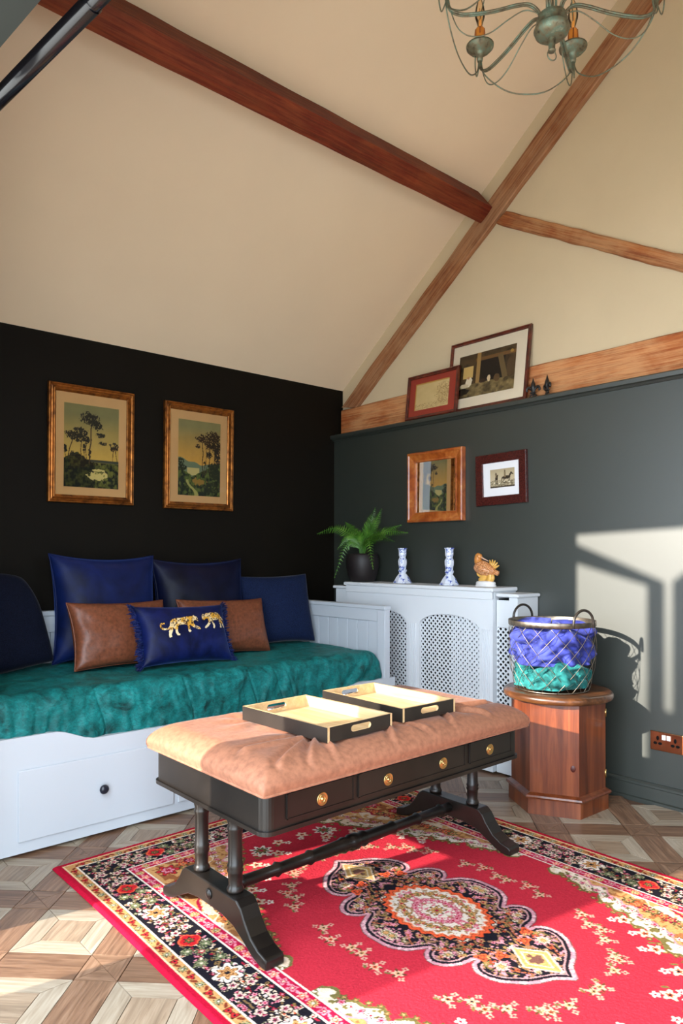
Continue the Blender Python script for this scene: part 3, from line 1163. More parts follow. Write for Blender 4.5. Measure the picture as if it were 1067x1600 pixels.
b = tv.bsdf(Roughness=0.55)
b.inputs['Specular IOR Level'].default_value = 0.25
b.inputs['Sheen Weight'].default_value = 0.03
b.inputs['Sheen Roughness'].default_value = 0.35
b.inputs['Sheen Tint'].default_value = (0.25, 0.95, 0.85, 1)
vv = tv.coords((1, 1, 1))
f1 = tv.noise(vv, 7, 6, 0.62, 1.6)
f2 = tv.noise(tv.coords((1, 1, 1.6)), 60, 4, 0.6, 0.8)
fr1 = tv.n('ShaderNodeTexNoise', noise_type='RIDGED_MULTIFRACTAL')
fr1.inputs['Scale'].default_value = 5.5
fr1.inputs['Detail'].default_value = 5
fr1.inputs['Distortion'].default_value = 1.2
tv.l(tv.coords((1, 1.0, 1.0)), fr1.inputs['Vector'])
c1 = tv.ramp(f1, [(0.33, (0.001, 0.040, 0.038, 1)), (0.42, (0.004, 0.130, 0.126, 1)), (0.62, (0.009, 0.235, 0.232, 1))])
c2 = tv.ramp(f2, [(0.35, (0.50, 0.55, 0.55, 1)), (0.65, (1, 1, 1, 1))])
tv.l(tv.mix(1.0, c1, c2, 'MULTIPLY'), b.inputs['Base Color'])
bsum = tv.n('ShaderNodeMath', operation='MULTIPLY_ADD')
tv.l(fr1.outputs[0], bsum.inputs[0])
bsum.inputs[1].default_value = 2.2
tv.l(f2, bsum.inputs[2])
tv.bump(bsum.outputs[0], b, 0.45, 0.006)
thr = grid_mesh('velvet_throw', nu, nv, cov - np.array(tp), tv.m)
thr.location = tp
md = thr.modifiers.new('thick', 'SOLIDIFY')
md.thickness = 0.004
md.offset = -1
tag(thr, 'teal crushed velvet throw spread over the daybed mattress', 'throw')


# ------------------------------------------------------------------ cushions
def pillow_fn(w, h, t, c=0.07, seed=0, wr=0.006, sq=0.42, rd=0.0):
    def f(u, v, side):
        u_, v_ = u, v
        x = w / 2 * u * (1 - c * (1 - v * v) * u * u) * np.sqrt(1 - rd * np.clip(v, 0, 1) ** 2)
        z = h / 2 * (1 + v * (1 - c * (1 - u * u) * v * v) * np.sqrt(1 - rd * u * u * (v > 0)))
        th = t / 2 * np.power(np.clip((1 - u ** 2) * (1 - v ** 2), 0, 1), sq)
        n = wr * (fbm(u * 2.2 + seed, v * 2.2 + side, seed, 4) - 0.5) * 2 * np.clip((1 - np.maximum(np.abs(u), np.abs(v))) * 5, 0, 1)
        return x, side * (th + n), z
    return f


def pillow(name, w, h, t, mat, label, loc, lean=0.2, yaw=0.0, roll=0.0, c=0.07, seed=0, wr=0.006, piping=None, n=44, sq=0.42, group=None, rd=0.0):
    th = thing(name, label, 'cushion', loc, (-lean, roll, yaw), group)
    fn = pillow_fn(w, h, t, c, seed, wr, sq, rd)
    lp = np.sin(np.linspace(-PI / 2, PI / 2, n + 1))
    u, v = np.meshgrid(lp, lp)
    mb = bmesh.new()
    for side in (-1, 1):
        x, y, z = fn(u, v, side)
        grid = [[mb.verts.new((x[i, j], y[i, j], z[i, j])) for j in range(n + 1)] for i in range(n + 1)]
        for i in range(n):
            for j in range(n):
                q = (grid[i][j], grid[i][j + 1], grid[i + 1][j + 1], grid[i + 1][j])
                f = mb.faces.new(q if side < 0 else q[::-1])
                f.smooth = True
    bmesh.ops.remove_doubles(mb, verts=mb.verts[:], dist=0.0004)
    me = bpy.data.meshes.new('cover')
    mb.to_mesh(me)
    mb.free()
    link('cover', me, mat, th)
    if piping is not None:
        ed = np.linspace(-1, 1, 40)
        pts = [(a, -1) for a in ed[:-1]] + [(1, a) for a in ed[:-1]] + [(-a, 1) for a in ed[:-1]] + [(-1, -a) for a in ed[:-1]]
        P3 = [tuple(float(k) for k in (fn(np.array(p[0]), np.array(p[1]), 1)[0], 0.0, fn(np.array(p[0]), np.array(p[1]), 1)[2])) for p in pts]
        MB().tube(P3, 0.0035, 6, closed=True).build('piping', piping, th)
    return th, fn


def velvet(name, base, tint, rough=0.5, sheen=0.6, scale=5):
    t = NT(name)
    b = t.bsdf(Roughness=rough)
    b.inputs['Specular IOR Level'].default_value = 0.2
    b.inputs['Sheen Weight'].default_value = sheen
    b.inputs['Sheen Roughness'].default_value = 0.3
    b.inputs['Sheen Tint'].default_value = tint
    v = t.coords()
    f = t.noise(v, scale, 4, 0.55, 1.2)
    lo = tuple(k * 0.45 for k in base[:3]) + (1,)
    hi = tuple(k * 1.5 for k in base[:3]) + (1,)
    t.l(t.ramp(f, [(0.35, lo), (0.65, hi)]), b.inputs['Base Color'])
    t.bump(t.noise(v, 150, 3), b, 0.15, 0.003)
    return t.m


V_NAVY = velvet('royal_navy_velvet', (0.0035, 0.010, 0.062, 1), (0.15, 0.28, 1.0, 1), sheen=0.35, scale=4)
V_INK = velvet('ink_navy_velvet', (0.0020, 0.0035, 0.018, 1), (0.12, 0.22, 0.8, 1), sheen=0.22, scale=4)
V_BLUE = velvet('deep_blue_velvet', (0.0035, 0.008, 0.060, 1), (0.2, 0.35, 1.0, 1), sheen=0.3, scale=7)
M_TWEED = plain('navy_tweed', (0.0075, 0.014, 0.045, 1), 0.9, spec=0.1, var=0.75, scale=320, bump=0.3, bscale=300, sheen=0.15)
M_DENIM = plain('dark_denim_navy', (0.0050, 0.0070, 0.018, 1), 0.9, spec=0.1, var=0.8, scale=320, bump=0.3, bscale=300, sheen=0.08)
M_LEATH = plain('brown_faux_leather', (0.168, 0.050, 0.022, 1), 0.42, spec=0.45, var=0.32, scale=70, bump=0.15, bscale=120)
ZM = 0.600
pillow('cushion', 0.50, 0.46, 0.20, M_DENIM, 'dark denim-blue cushion leaning at the left end of the daybed', (-2.235, -0.33, ZM), 0.34, 0.25,
       -0.10, 0.0, 3, sq=0.32, rd=0.30)
pillow('cushion', 0.565, 0.535, 0.25, V_NAVY, 'large royal navy velvet cushion, left of the two tallest', (-1.705, -0.225, ZM - 0.004), 0.13, 0.05, 0.02, 0.11, 5,
       0.010, piping=V_NAVY)
pillow('cushion', 0.575, 0.51, 0.24, V_INK, 'large almost black navy velvet cushion, right of the two tallest', (-1.150, -0.218, ZM - 0.004), 0.13, 0.0, 0.0, 0.11, 6,
       0.012, piping=V_INK)
pillow('cushion', 0.46, 0.42, 0.19, M_TWEED, 'square navy tweed cushion against the right end of the daybed', (-0.680, -0.300, ZM - 0.002), 0.26, -0.20, -0.02, 0.07, 9, sq=0.36)
pillow('cushion', 0.51, 0.315, 0.17, M_LEATH, 'brown leather cushion in front of the royal navy cushion', (-1.735, -0.500, ZM), 0.30, 0.10, 0.02, 0.08, 12, 0.012,
       piping=M_LEATH, sq=0.36)
pillow('cushion', 0.545, 0.30, 0.17, M_LEATH, 'brown leather cushion right of the cushion with leopards', (-1.135, -0.455, ZM), 0.32, 0.02, 0.03, 0.08, 14, 0.012,
       piping=M_LEATH, sq=0.36)
lc, lfn = pillow('leopard_cushion', 0.50, 0.29, 0.16, V_BLUE, 'blue velvet cushion with two gold leopards and tufted ends', (-1.490, -0.665, ZM + 0.006), 0.36, 0.06,
                 0.03, 0.09, 17, 0.006, sq=0.40)
LEO_A = [(205, 375), (225, 340), (270, 322), (330, 322), (390, 310), (430, 302), (465, 305), (485, 295), (495, 305), (520, 315), (535, 345),
         (538, 365), (515, 355), (485, 352), (478, 385), (500, 405), (560, 428), (572, 445), (540, 447), (480, 430), (445, 408), (435, 400),
         (437, 450), (452, 465), (435, 478), (418, 468), (405, 400), (370, 395), (310, 400), (295, 410), (290, 460), (305, 485), (322, 490),
         (318, 504), (290, 502), (265, 472), (262, 440), (240, 440), (222, 490), (232, 514), (205, 522), (194, 505), (190, 460), (203, 430),
         (200, 400)]
LEO_B = [(583, 320), (590, 295), (605, 280), (620, 285), (650, 270), (700, 260), (760, 255), (800, 252), (830, 258), (860, 275), (890, 300),
         (930, 325), (932, 337), (905, 332), (880, 314), (870, 318), (890, 340), (908, 350), (932, 385), (947, 414), (930, 417), (900, 375),
         (872, 360), (882, 385), (894, 405), (885, 422), (860, 420), (868, 395), (850, 362), (835, 328), (800, 342), (752, 347), (747, 360),
         (767, 385), (780, 410), (770, 432), (748, 430), (750, 405), (733, 380), (713, 352), (700, 388), (680, 413), (645, 435), (626, 432),
         (630, 418), (662, 390), (678, 365), (668, 337), (645, 330), (625, 345), (610, 354), (590, 342)]
TAIL = [(135, 380), (105, 382), (98, 405), (118, 430), (155, 437), (190, 428), (210, 400), (218, 360)]
TAILB = [(820, 258), (860, 276), (890, 305), (930, 328)]
c_ = smooth_path([(x, y, 0) for x, y in TAIL], 6)
tailp = np.array([(p.x, p.y) for p in c_])
for nm, poly, tail in (('leopard_applique', LEO_A, tailp), ('leopard_applique', LEO_B, None)):
    x0, x1 = min(p[0] for p in poly) - (110 if tail is not None else 4), max(p[0] for p in poly) + 4
    y0, y1 = min(p[1] for p in poly) - 4, max(p[1] for p in poly) + 4
    nxl, nyl = int((x1 - x0) / 3.2), int((y1 - y0) / 3.2)
    X, Y = np.meshgrid(np.linspace(x0, x1, nxl + 1), np.linspace(y0, y1, nyl + 1))
    xc, yc = (X[:-1, :-1] + X[1:, 1:]) / 2, (Y[:-1, :-1] + Y[1:, 1:]) / 2
    ms = inpoly(xc, yc, poly)
    if tail is not None:
        dmin = np.min(np.hypot(xc[..., None] - tail[:, 0], yc[..., None] - tail[:, 1]), -1)
        ms |= dmin < 9
    pxx, pyy = 230 + X * 0.1312, 940 + Y * 0.1312
    dx, dy = pxx - 212, pyy - 962
    det = 143 * 78 - 18 * (-4)
    uu = (dx * 78 - dy * 18) / det * 2 - 1
    vv_ = 1 - (143 * dy + 4 * dx) / det * 2
    uu, vv_ = np.clip(uu, -0.97, 0.97), np.clip(vv_, -0.97, 0.97)
    xx, yy_, zz = lfn(uu, vv_, -1)
    spots = fbm(X * 0.085, Y * 0.085, 4, 2)
    pale = fbm(X * 0.02, Y * 0.02, 9, 2)
    cg, cp_, ck = s3(216, 160, 52), s3(236, 216, 170), s3(70, 44, 22)
    colr = lerp(np.broadcast_to(cg, X.shape + (3,)), cp_, np.clip((pale - 0.45) * 6, 0, 1) * 0.8)
    legs = np.clip((Y - (y0 + 0.62 * (y1 - y0))) / 20, 0, 1)
    colr = lerp(colr, cp_, legs)
    colr = np.where(((spots > 0.60) & (legs < 0.6))[..., None], ck, colr)
    grid_mesh(nm, nxl, nyl, np.stack([xx, yy_ - 0.0035, zz], -1), attr_mat('gold_embroidery', 0.45, 0.3, 600, spec=0.5), lc, colr, True, ms)
# tufted fringe at both ends of the leopard cushion
for sgn in (-1, 1):
    fb = MB()
    rr = random.Random(5 + sgn)
    for k in range(150):
        v = -1 + 2 * k / 149
        x, _, z = [float(q) for q in lfn(np.array(float(sgn)), np.array(v), 1)]
        ln = rr.uniform(0.018, 0.038)
        dzz = rr.uniform(-0.012, 0.012) + 0.010 * v
        yb = rr.uniform(-0.010, 0.010)
        y2 = yb + rr.uniform(-0.014, 0.014)
        fb.tube([(x - sgn * 0.006, yb * 0.3, z), (x + sgn * ln * 0.5, yb, z + dzz * 0.6), (x + sgn * ln, y2, z + dzz)], [0.0035, 0.004, 0.0015], 5)
    fb.build('fringe', V_BLUE, lc)


# ------------------------------------------------------------------ upholstered bench
NX0, NX1, NY0, NY1 = -2.088, -0.925, -2.135, -1.500
bc = Vector(((NX0 + NX1) / 2, (NY0 + NY1) / 2, 0.012))
bench = thing('upholstered_bench', 'long ebonised bench with a tan leather cushion standing on the red rug', 'bench', bc)


def rrect(x0, x1, y0, y1, r, n=6):
    pts = []
    for cx_, cy_, a0 in ((x1 - r, y1 - r, 0), (x0 + r, y1 - r, PI / 2), (x0 + r, y0 + r, PI), (x1 - r, y0 + r, 1.5 * PI)):
        for k in range(n + 1):
            a = a0 + PI / 2 * k / n
            pts.append((cx_ + r * math.cos(a), cy_ + r * math.sin(a)))
    return pts


ap = MB()
ap.prism(rrect(NX0, NX1, NY0, NY1, 0.030), 'z', 0.372, 0.486)
ap.prism(rrect(NX0 - 0.007, NX1 + 0.007, NY0 - 0.007, NY1 + 0.007, 0.034), 'z', 0.366, 0.378)
ap.build('apron', M_DKWOOD, bench, bc)
for x0, x1, ks in ((-2.016, -1.768, (-1.89,)), (-1.748, -1.246, (-1.622, -1.361)), (-1.220, -0.976, (-1.105,))):
    d = MB()
    d.box(x0, x1, NY0 - 0.004, NY0 + 0.001, 0.398, 0.470, 0.002)
    d = d.build('drawer_front', M_DKWOOD, bench, bc)
    fr_ = MB()
    for (a, b_, c_, e_) in ((x0, x1, 0.398, 0.401), (x0, x1, 0.467, 0.470), (x0, x0 + 0.003, 0.398, 0.470), (x1 - 0.003, x1, 0.398, 0.470)):
        fr_.box(a, b_, NY0 - 0.0065, NY0 - 0.003, c_, e_)
    fr_.build('cock_bead', M_DKWOOD, d, bc)
    for kx in ks:
        MB().lathe([(0.0195, 0), (0.0195, 0.0018), (0.0175, 0.0026), (0.0150, 0.0012), (0.0125, 0.0012), (0.0115, 0.0030), (0.0090, 0.0030), (0.0080, 0.0014), (0.0055, 0.0014), (0.0045, 0.005), (0.001, 0.0056)], (0, 0, 0), 24,
                   Matrix.Translation((kx, NY0 - 0.004, 0.428)) @ Matrix.Rotation(PI / 2, 4, 'X')).build('brass_knob', M_BRASS, d, bc)
CYB = -1.855
for tx in (-2.062, -0.965):
    # trestle block with two sabre feet, profile in (y,z)
    pr = []
    for s_ in (-1, 1):
        side = [(0.02, 0.150), (0.145, 0.150), (0.165, 0.135), (0.185, 0.105), (0.215, 0.072), (0.250, 0.052), (0.285, 0.043), (0.292, 0.036),
                (0.292, 0.013), (0.262, 0.013), (0.225, 0.024), (0.180, 0.048), (0.130, 0.072), (0.070, 0.082), (0.02, 0.083)]
        pr.append([(CYB + s_ * y, z) for y, z in side])
    poly = pr[1] + pr[0][::-1]
    tb_ = MB().prism(poly, 'x', tx - 0.031, tx + 0.031)
    tb_ = tb_.build('trestle_foot', M_DKWOOD, bench, bc)
    md = tb_.modifiers.new('bev', 'BEVEL')
    md.width = 0.004
    md.segments = 2
    for s_ in (-1, 1):
        MB().lathe([(0.016, 0), (0.016, 0.003), (0.012, 0.004), (0.009, 0.007), (0.003, 0.008)], (0, 0, 0), 18,
                   Matrix.Translation((tx + s_ * 0.031, CYB, 0.118)) @ Matrix.Rotation(s_ * PI / 2, 4, 'Y')).build('roundel', M_DKWOOD, tb_, bc)
    for cyy in (CYB + 0.095, CYB - 0.095):
        cpz = [(0.024, 0.150), (0.026, 0.158), (0.022, 0.166), (0.020, 0.172), (0.0215, 0.205), (0.0245, 0.212), (0.0215, 0.219), (0.0245, 0.226),
               (0.021, 0.233), (0.0205, 0.280), (0.0210, 0.325), (0.0235, 0.332), (0.0235, 0.338), (0.021, 0.345), (0.024, 0.356), (0.024, 0.372)]
        MB().lathe(cpz, (tx, cyy, 0), 22).build('column', M_DKWOOD, bench, bc)
st = []
L0, L1 = -2.031, -0.996
for f_, r_ in ((0, 0.019), (0.04, 0.019), (0.05, 0.025), (0.06, 0.019), (0.17, 0.0175), (0.18, 0.024), (0.195, 0.018), (0.30, 0.019), (0.31, 0.025), (0.325, 0.020),
               (0.44, 0.023), (0.455, 0.028), (0.475, 0.022), (0.485, 0.029), (0.515, 0.029), (0.525, 0.022), (0.545, 0.028), (0.56, 0.023),
               (0.675, 0.020), (0.69, 0.025), (0.70, 0.019), (0.805, 0.018), (0.82, 0.024), (0.83, 0.0175), (0.94, 0.019), (0.95, 0.025), (0.96, 0.019), (1, 0.019)):
    st.append((r_, f_ * (L1 - L0)))
MB().lathe(st, (0, 0, 0), 20, Matrix.Translation((L0, CYB, 0.118)) @ Matrix.Rotation(PI / 2, 4, 'Y')).build('stretcher', M_DKWOOD, bench, bc)
# cushion
cx0, cx1, cy0, cy1 = NX0 - 0.024, NX1 + 0.024, NY0 - 0.030, NY1 + 0.010
nn, mm = 150, 84
su = np.linspace(-1, 1, nn + 1)
sv = np.linspace(-1, 1, mm + 1)
su = np.sign(su) * (1 - (1 - np.abs(su)) ** 1.35)
sv = np.sign(sv) * (1 - (1 - np.abs(sv)) ** 1.35)
U, V = np.meshgrid(su, sv)
ZT = 0.565
px_, py_ = cx0 + (U + 1) / 2 * (cx1 - cx0), cy0 + (V + 1) / 2 * (cy1 - cy0)
ex, ey = np.minimum(px_ - cx0, cx1 - px_), np.minimum(py_ - cy0, cy1 - py_)
rr_ = 0.085
fx = np.clip(1 - np.clip(1 - ex / rr_, 0, 1) ** 2.6, 0, 1) ** 0.5
fy = np.clip(1 - np.clip(1 - ey / rr_, 0, 1) ** 2.6, 0, 1) ** 0.5
prof_ = np.minimum(fx, fy) * 0.35 + fx * fy * 0.65
hgt = 0.486 + (ZT - 0.486) * prof_
# tufts and the creases pulled from them
cre = np.zeros_like(U)
TUFT = [(-1.80, -1.70), (-1.80, -1.98), (-1.50, -1.70), (-1.50, -2.0), (-1.20, -1.70), (-1.20, -1.98)]
for tx, ty in TUFT:
    dx, dy = px_ - tx, py_ - ty
    r = np.hypot(dx, dy)
    th = np.arctan2(dy, dx)
    cre -= 0.016 * np.exp(-(r / 0.030) ** 2)
    cre += 0.004 * np.sin(th * 7 + tx * 9) * np.exp(-((r - 0.09) / 0.06) ** 2)
for (x0, y0, x1, y1, w_, a_) in ((-1.86, -2.02, -2.03, -2.13, 0.012, 0.006), (-1.82, -2.02, -1.93, -2.14, 0.011, 0.007), (-1.80, -2.0, -1.84, -2.15, 0.010, 0.005),
                                 (-1.80, -1.98, -2.05, -1.98, 0.016, 0.005), (-1.52, -2.02, -1.60, -2.15, 0.010, 0.006), (-1.48, -2.02, -1.42, -2.15, 0.012, 0.005),
                                 (-1.20, -2.0, -1.10, -2.13, 0.012, 0.005), (-1.22, -2.0, -1.30, -2.14, 0.010, 0.005), (-1.2, -1.98, -0.98, -2.02, 0.014, 0.004)):
    dx, dy = x1 - x0, y1 - y0
    L = math.hypot(dx, dy)
    t = np.clip(((px_ - x0) * dx + (py_ - y0) * dy) / L ** 2, 0, 1)
    dd2 = np.hypot(px_ - (x0 + t * dx), py_ - (y0 + t * dy))
    sgn = np.sign((px_ - x0) * dy - (py_ - y0) * dx)
    cre += 2.0 * a_ * (np.exp(-(dd2 / w_) ** 2) - 0.8 * np.exp(-((dd2 - w_ * 1.6 * sgn) / w_) ** 2))
cre += 0.005 * (fbm(px_ * 8, py_ * 8, 5, 3) - 0.5)
hgt += cre * np.clip(np.minimum(ex, ey) / 0.05, 0, 1)
bul = 0.014 * np.sin(np.clip((hgt - 0.486) / (ZT - 0.486), 0, 1) * PI)
wxx = np.clip(1 - ex / 0.06, 0, 1)
wyy = np.clip(1 - ey / 0.06, 0, 1)
px_ = px_ + np.sign(U) * bul * wxx
py_ = py_ + np.sign(V) * bul * wyy
M_TAN = plain('tan_suede_leather', (0.30, 0.122, 0.068, 1), 0.62, spec=0.35, var=0.22, scale=60, bump=0.12, bscale=150, sheen=0.15)
cshn = grid_mesh('seat_cushion', nn, mm, np.stack([px_ - bc.x, py_ - bc.y, hgt - bc.z], -1), M_TAN, bench)
pip = rrect(cx0, cx1, cy0, cy1, 0.012, 3)
MB().tube([(x, y, 0.487) for x, y in pip], 0.0045, 6, closed=True).build('piping', M_TAN, cshn, bc)
MB().prism(rrect(cx0 + 0.001, cx1 - 0.001, cy0 + 0.001, cy1 - 0.001, 0.011, 3), 'z', 0.4862, 0.4875).build('base_cloth', M_TAN, cshn, bc)

# ------------------------------------------------------------------ trays
M_TOUT = plain('black_tray_lacquer', (0.018, 0.014, 0.011, 1), 0.38, spec=0.5, var=0.3, scale=10)
M_TIN = wood('pale_birch_tray', S(208, 168, 116), S(226, 190, 140), S(238, 208, 162), (20, 1.5, 20), 0.5, rnd=True, var=0.12, scale=2)
M_CHROME = plain('brushed_steel', (0.6, 0.6, 0.62, 1), 0.25, metal=1.0, var=0.05)


def slot(cx_, cz_, w_, h_, n=6):
    r = h_ / 2
    pts = []
    for s_, a0 in ((1, -PI / 2), (-1, PI / 2)):
        for k in range(n + 1):
            a = a0 + PI * k / n
            pts.append((cx_ + s_ * (w_ / 2 - r) + r * math.cos(a), cz_ + r * math.sin(a)))
    return pts


def make_tray(w, l, h, loc, rz, label):
    t = thing('serving_tray', label, 'tray', loc, (0, 0, rz), 'trays on the bench')
    th = 0.009
    MB().box(-w / 2 + th, w / 2 - th, -l / 2 + th, l / 2 - th, 0.002, 0.008).build('base', M_TIN, t)

    def sidemat(o, outward):
        o.data.materials.append(M_TOUT)
        for p in o.data.polygons:
            if p.normal.dot(Vector(outward)) > 0.9 or p.normal.z < -0.9:
                p.material_index = 1
    for s_ in (-1, 1):
        x0, x1 = (s_ * w / 2, s_ * (w / 2 - th))
        o = MB().box(min(x0, x1), max(x0, x1), -l / 2, l / 2, 0, h).build('side', M_TIN, t)
        sidemat(o, (s_, 0, 0))
        inn = slot(0, h * 0.58, 0.088, 0.020)
        ou = ray_rect(inn, -w / 2 + th, w / 2 - th, 0, h, (0, h * 0.58))
        y0, y1 = s_ * l / 2, s_ * (l / 2 - th)
        o = MB().ring_plate(ou, inn, 'y', min(y0, y1), max(y0, y1)).build('handle_side', M_TIN, t)
        sidemat(o, (0, s_, 0))
        if s_ > 0:
            MB().tube([(-0.040, l / 2 - th / 2, h * 0.58 - 0.009), (0.040, l / 2 - th / 2, h * 0.58 - 0.009)], 0.004, 8).build('handle_lining', M_CHROME, o)
    return t


make_tray(0.285, 0.425, 0.046, (-1.703, -1.880, ZT + 0.004), math.radians(2.5), 'black and pale wood serving tray at the near left of the bench')
make_tray(0.265, 0.425, 0.046, (-1.345, -1.856, ZT + 0.004), math.radians(-1.0), 'black and pale wood serving tray nearer the hexagonal cabinet')

# ------------------------------------------------------------------ hexagonal cabinet
HC = Vector((-0.318, -1.925, 0.0))
cab = thing('hexagonal_cabinet', 'brown pine hexagonal drum cabinet beside the green wall', 'cabinet', HC)
M_PINE = wood('stained_pine', S(80, 34, 14), S(118, 56, 26), S(150, 80, 42), (14, 14, 0.9), 0.33, coat=0.25, rnd=True, scale=2.0, bump=0.04)
M_PINETOP = wood('worn_pine_top', S(52, 28, 14), S(86, 50, 25), S(122, 78, 44), (20, 1.3, 20), 0.35, coat=0.3, rnd=False, scale=2.4, scuff=S(140, 104, 74))
A0 = math.radians(177.5)


def hexp(r, k):
    return Vector((r * math.cos(A0 + k * PI / 3), r * math.sin(A0 + k * PI / 3), 0))


def hexpoly(r):
    return [tuple(hexp(r, k)[:2]) for k in range(6)]


MB().prism(hexpoly(0.218), 'z', 0.0, 0.070).build('plinth', M_PINE, cab)
ml = MB()
rings = [(0.205, 0.070), (0.228, 0.070), (0.232, 0.077), (0.228, 0.084), (0.212, 0.089), (0.205, 0.092)]
ml.lathe([(r, z) for r, z in rings], (0, 0, 0), 6, smooth=False, phase=A0).build('plinth_moulding', M_PINE, cab)
MB().prism(hexpoly(0.192), 'z', 0.070, 0.486).build('carcass', M_PINE, cab)
for k in range(6):
    a, b_ = hexp(0.205, k), hexp(0.205, k + 1)
    e = (b_ - a).normalized()
    nrm_ = Vector((e.y, -e.x, 0))
    q = [a, b_, b_ - nrm_ * 0.012, a - nrm_ * 0.012]
    if k == 1:   # the door, on the side away from the bench
        q = [a + e * 0.002, b_ - e * 0.004, b_ - e * 0.004 - nrm_ * 0.012, a + e * 0.002 - nrm_ * 0.012]
    o = MB().prism([(p.x, p.y) for p in q], 'z', 0.092, 0.484).build('door' if k == 1 else 'side_panel', M_PINE, cab)
    if k == 1:
        for hz in (0.155, 0.425):
            MB().tube([b_ + Vector((0.001, 0, hz - 0.018)), b_ + Vector((0.001, 0, hz + 0.018))], 0.004, 10).build('hinge', M_BRASS, o)
    if k == 0:
        M_KNOT = plain('dark_pine_knot', S(74, 22, 14), 0.4, var=0.35, scale=90)
        fc = a.lerp(b_, 0.88)
        ang = math.atan2(nrm_.y, nrm_.x)
        MB().lathe([(0.0001, 0.0006), (0.011, 0.0006), (0.013, -0.0005)], (0, 0, 0), 18,
                   Matrix.Translation((fc.x, fc.y, 0.21)) @ Matrix.Rotation(ang, 4, 'Z') @ Matrix.Rotation(PI / 2, 4, 'Y') @ Matrix.Diagonal((1.2, 0.9, 1, 1))).build('knot', M_KNOT, o)
tp_ = [(0.19, 0.480)]
for k in range(9):
    a = -PI / 2 + PI * k / 8
    tp_.append((0.224 + 0.0175 * math.cos(a), 0.5025 + 0.0175 * math.sin(a)))
tp_ += [(0.20, 0.520), (0.10, 0.520), (0.001, 0.520)]
MB().lathe(tp_, (0, 0, 0), 56).build('top', M_PINETOP, cab)

# ------------------------------------------------------------------ wire basket with blankets
BC = Vector((-0.338, -1.908, 0.5205))
bk_ = thing('wire_basket', 'round wire lattice basket with metal rim standing on the hexagonal cabinet', 'basket', BC)
M_WIRE = plain('antiqued_pewter', (0.24, 0.205, 0.165, 1), 0.45, metal=1.0, var=0.35, scale=40)
M_HAND = plain('dark_iron_handle', (0.045, 0.038, 0.032, 1), 0.35, metal=0.6, var=0.3, scale=40)
BH, R0, R1 = 0.312, 0.160, 0.186
MB().lathe([(R1 + 0.004, BH - 0.024), (R1 + 0.006, BH - 0.023), (R1 + 0.007, BH - 0.001), (R1 + 0.006, BH), (R1 + 0.005, BH - 0.001), (R1 + 0.004, BH - 0.023),
            (R1 + 0.004, BH - 0.024)], (0, 0, 0), 48, cap=False).build('rim', M_WIRE, bk_)
MB().tube([(R0 * math.cos(a), R0 * math.sin(a), 0.004) for a in np.linspace(0, 2 * PI, 40)[:-1]], 0.003, 6, closed=True).build('base_ring', M_WIRE, bk_)
NWI = 15
wm = {}
for sg in (-1, 1):
    pts = []
    for k in range(15):
        t = k / 14
        a = sg * 1.35 * t
        bow = 0.016 * math.sin(t * PI)
        r = R0 + (R1 - R0) * t + bow + 0.002 * sg
        pts.append((r * math.cos(a), r * math.sin(a), 0.004 + (BH - 0.028) * t))
    for k in range(NWI):
        if k == 0:
            o = MB().tube(pts, 0.0013, 6).build('wire', M_WIRE, bk_)
            wm[sg] = o.data
        else:
            o = bpy.data.objects.new('wire', wm[sg])
            COL.objects.link(o)
            o.parent = bk_
        o.rotation_euler = (0, 0, 2 * PI * k / NWI + (0.07 if sg > 0 else 0))
for ha in (math.radians(254), math.radians(74)):
    d = Vector((math.cos(ha), math.sin(ha), 0))
    tq = Vector((-d.y, d.x, 0))
    cpt = d * (R1 + 0.012)
    pts = [cpt + tq * 0.056 + Vector((0, 0, BH - 0.022))] + [cpt + tq * (0.056 * math.cos(a)) + Vector((0, 0, BH - 0.002 + 0.058 * math.sin(a))) for a in np.linspace(0, PI, 15)] + \
          [cpt - tq * 0.056 + Vector((0, 0, BH - 0.022))]
    MB().tube(pts, 0.0058, 10).build('handle', M_HAND, bk_)


def blanket(name, z0, z1, r_top, mat, label, seed, bulge):
    nu_, nv_ = 150, 56
    th, tt = np.meshgrid(np.linspace(0, 2 * PI, nu_ + 1), np.linspace(0, 1, nv_ + 1))
    prof = np.where(tt < 0.62, 1.0, np.sqrt(np.clip(1 - ((tt - 0.62) / 0.38) ** 2, 0.0004, 1)))
    prof = prof * np.clip(tt / 0.06, 0.15, 1) ** 0.5
    zz = z0 + (z1 - z0) * np.clip(tt / 0.80, 0, 1) ** 0.9
    zz = np.where(tt > 0.62, z0 + (z1 - z0) * (0.80 + 0.20 * np.sin(np.clip((tt - 0.62) / 0.38, 0, 1) * PI / 2)), z0 + (z1 - z0) * 0.80 * tt / 0.62)
    cx_, sx_ = np.cos(th), np.sin(th)
    n = fbm(cx_ * 2.1 + 5 + sx_ * 0.7, zz * 14 + sx_ * 2.1, seed, 2)
    n2 = 1 - np.abs(2 * fbm(cx_ * 2.6 + 9, zz * 18 + sx_ * 2.6, seed + 3, 2) - 1)
    fold = np.sin(th * 5 + zz * 60 + 6 * n + seed) * 0.5 + 0.5
    rad = (R0 + (R1 - R0) * (zz / BH) - 0.003 + bulge * (n - 0.5) + 0.020 * (n2 - 0.8) - 0.020 * fold ** 4 + 0.008 * np.sin(th * 9 + zz * 70 + 5 * n2)) * prof
    zz = zz + (0.055 * (n - 0.5) + 0.016 * np.sin(th * 3 + seed)) * np.clip((tt - 0.3) * 2, 0, 1)
    rad[:, -1] = rad[:, 0]
    zz[:, -1] = zz[:, 0]
    o = grid_mesh(name, nu_, nv_, np.stack([rad * cx_, rad * sx_, zz], -1), mat)
    o.location = BC
    return tag(o, label, 'blanket')


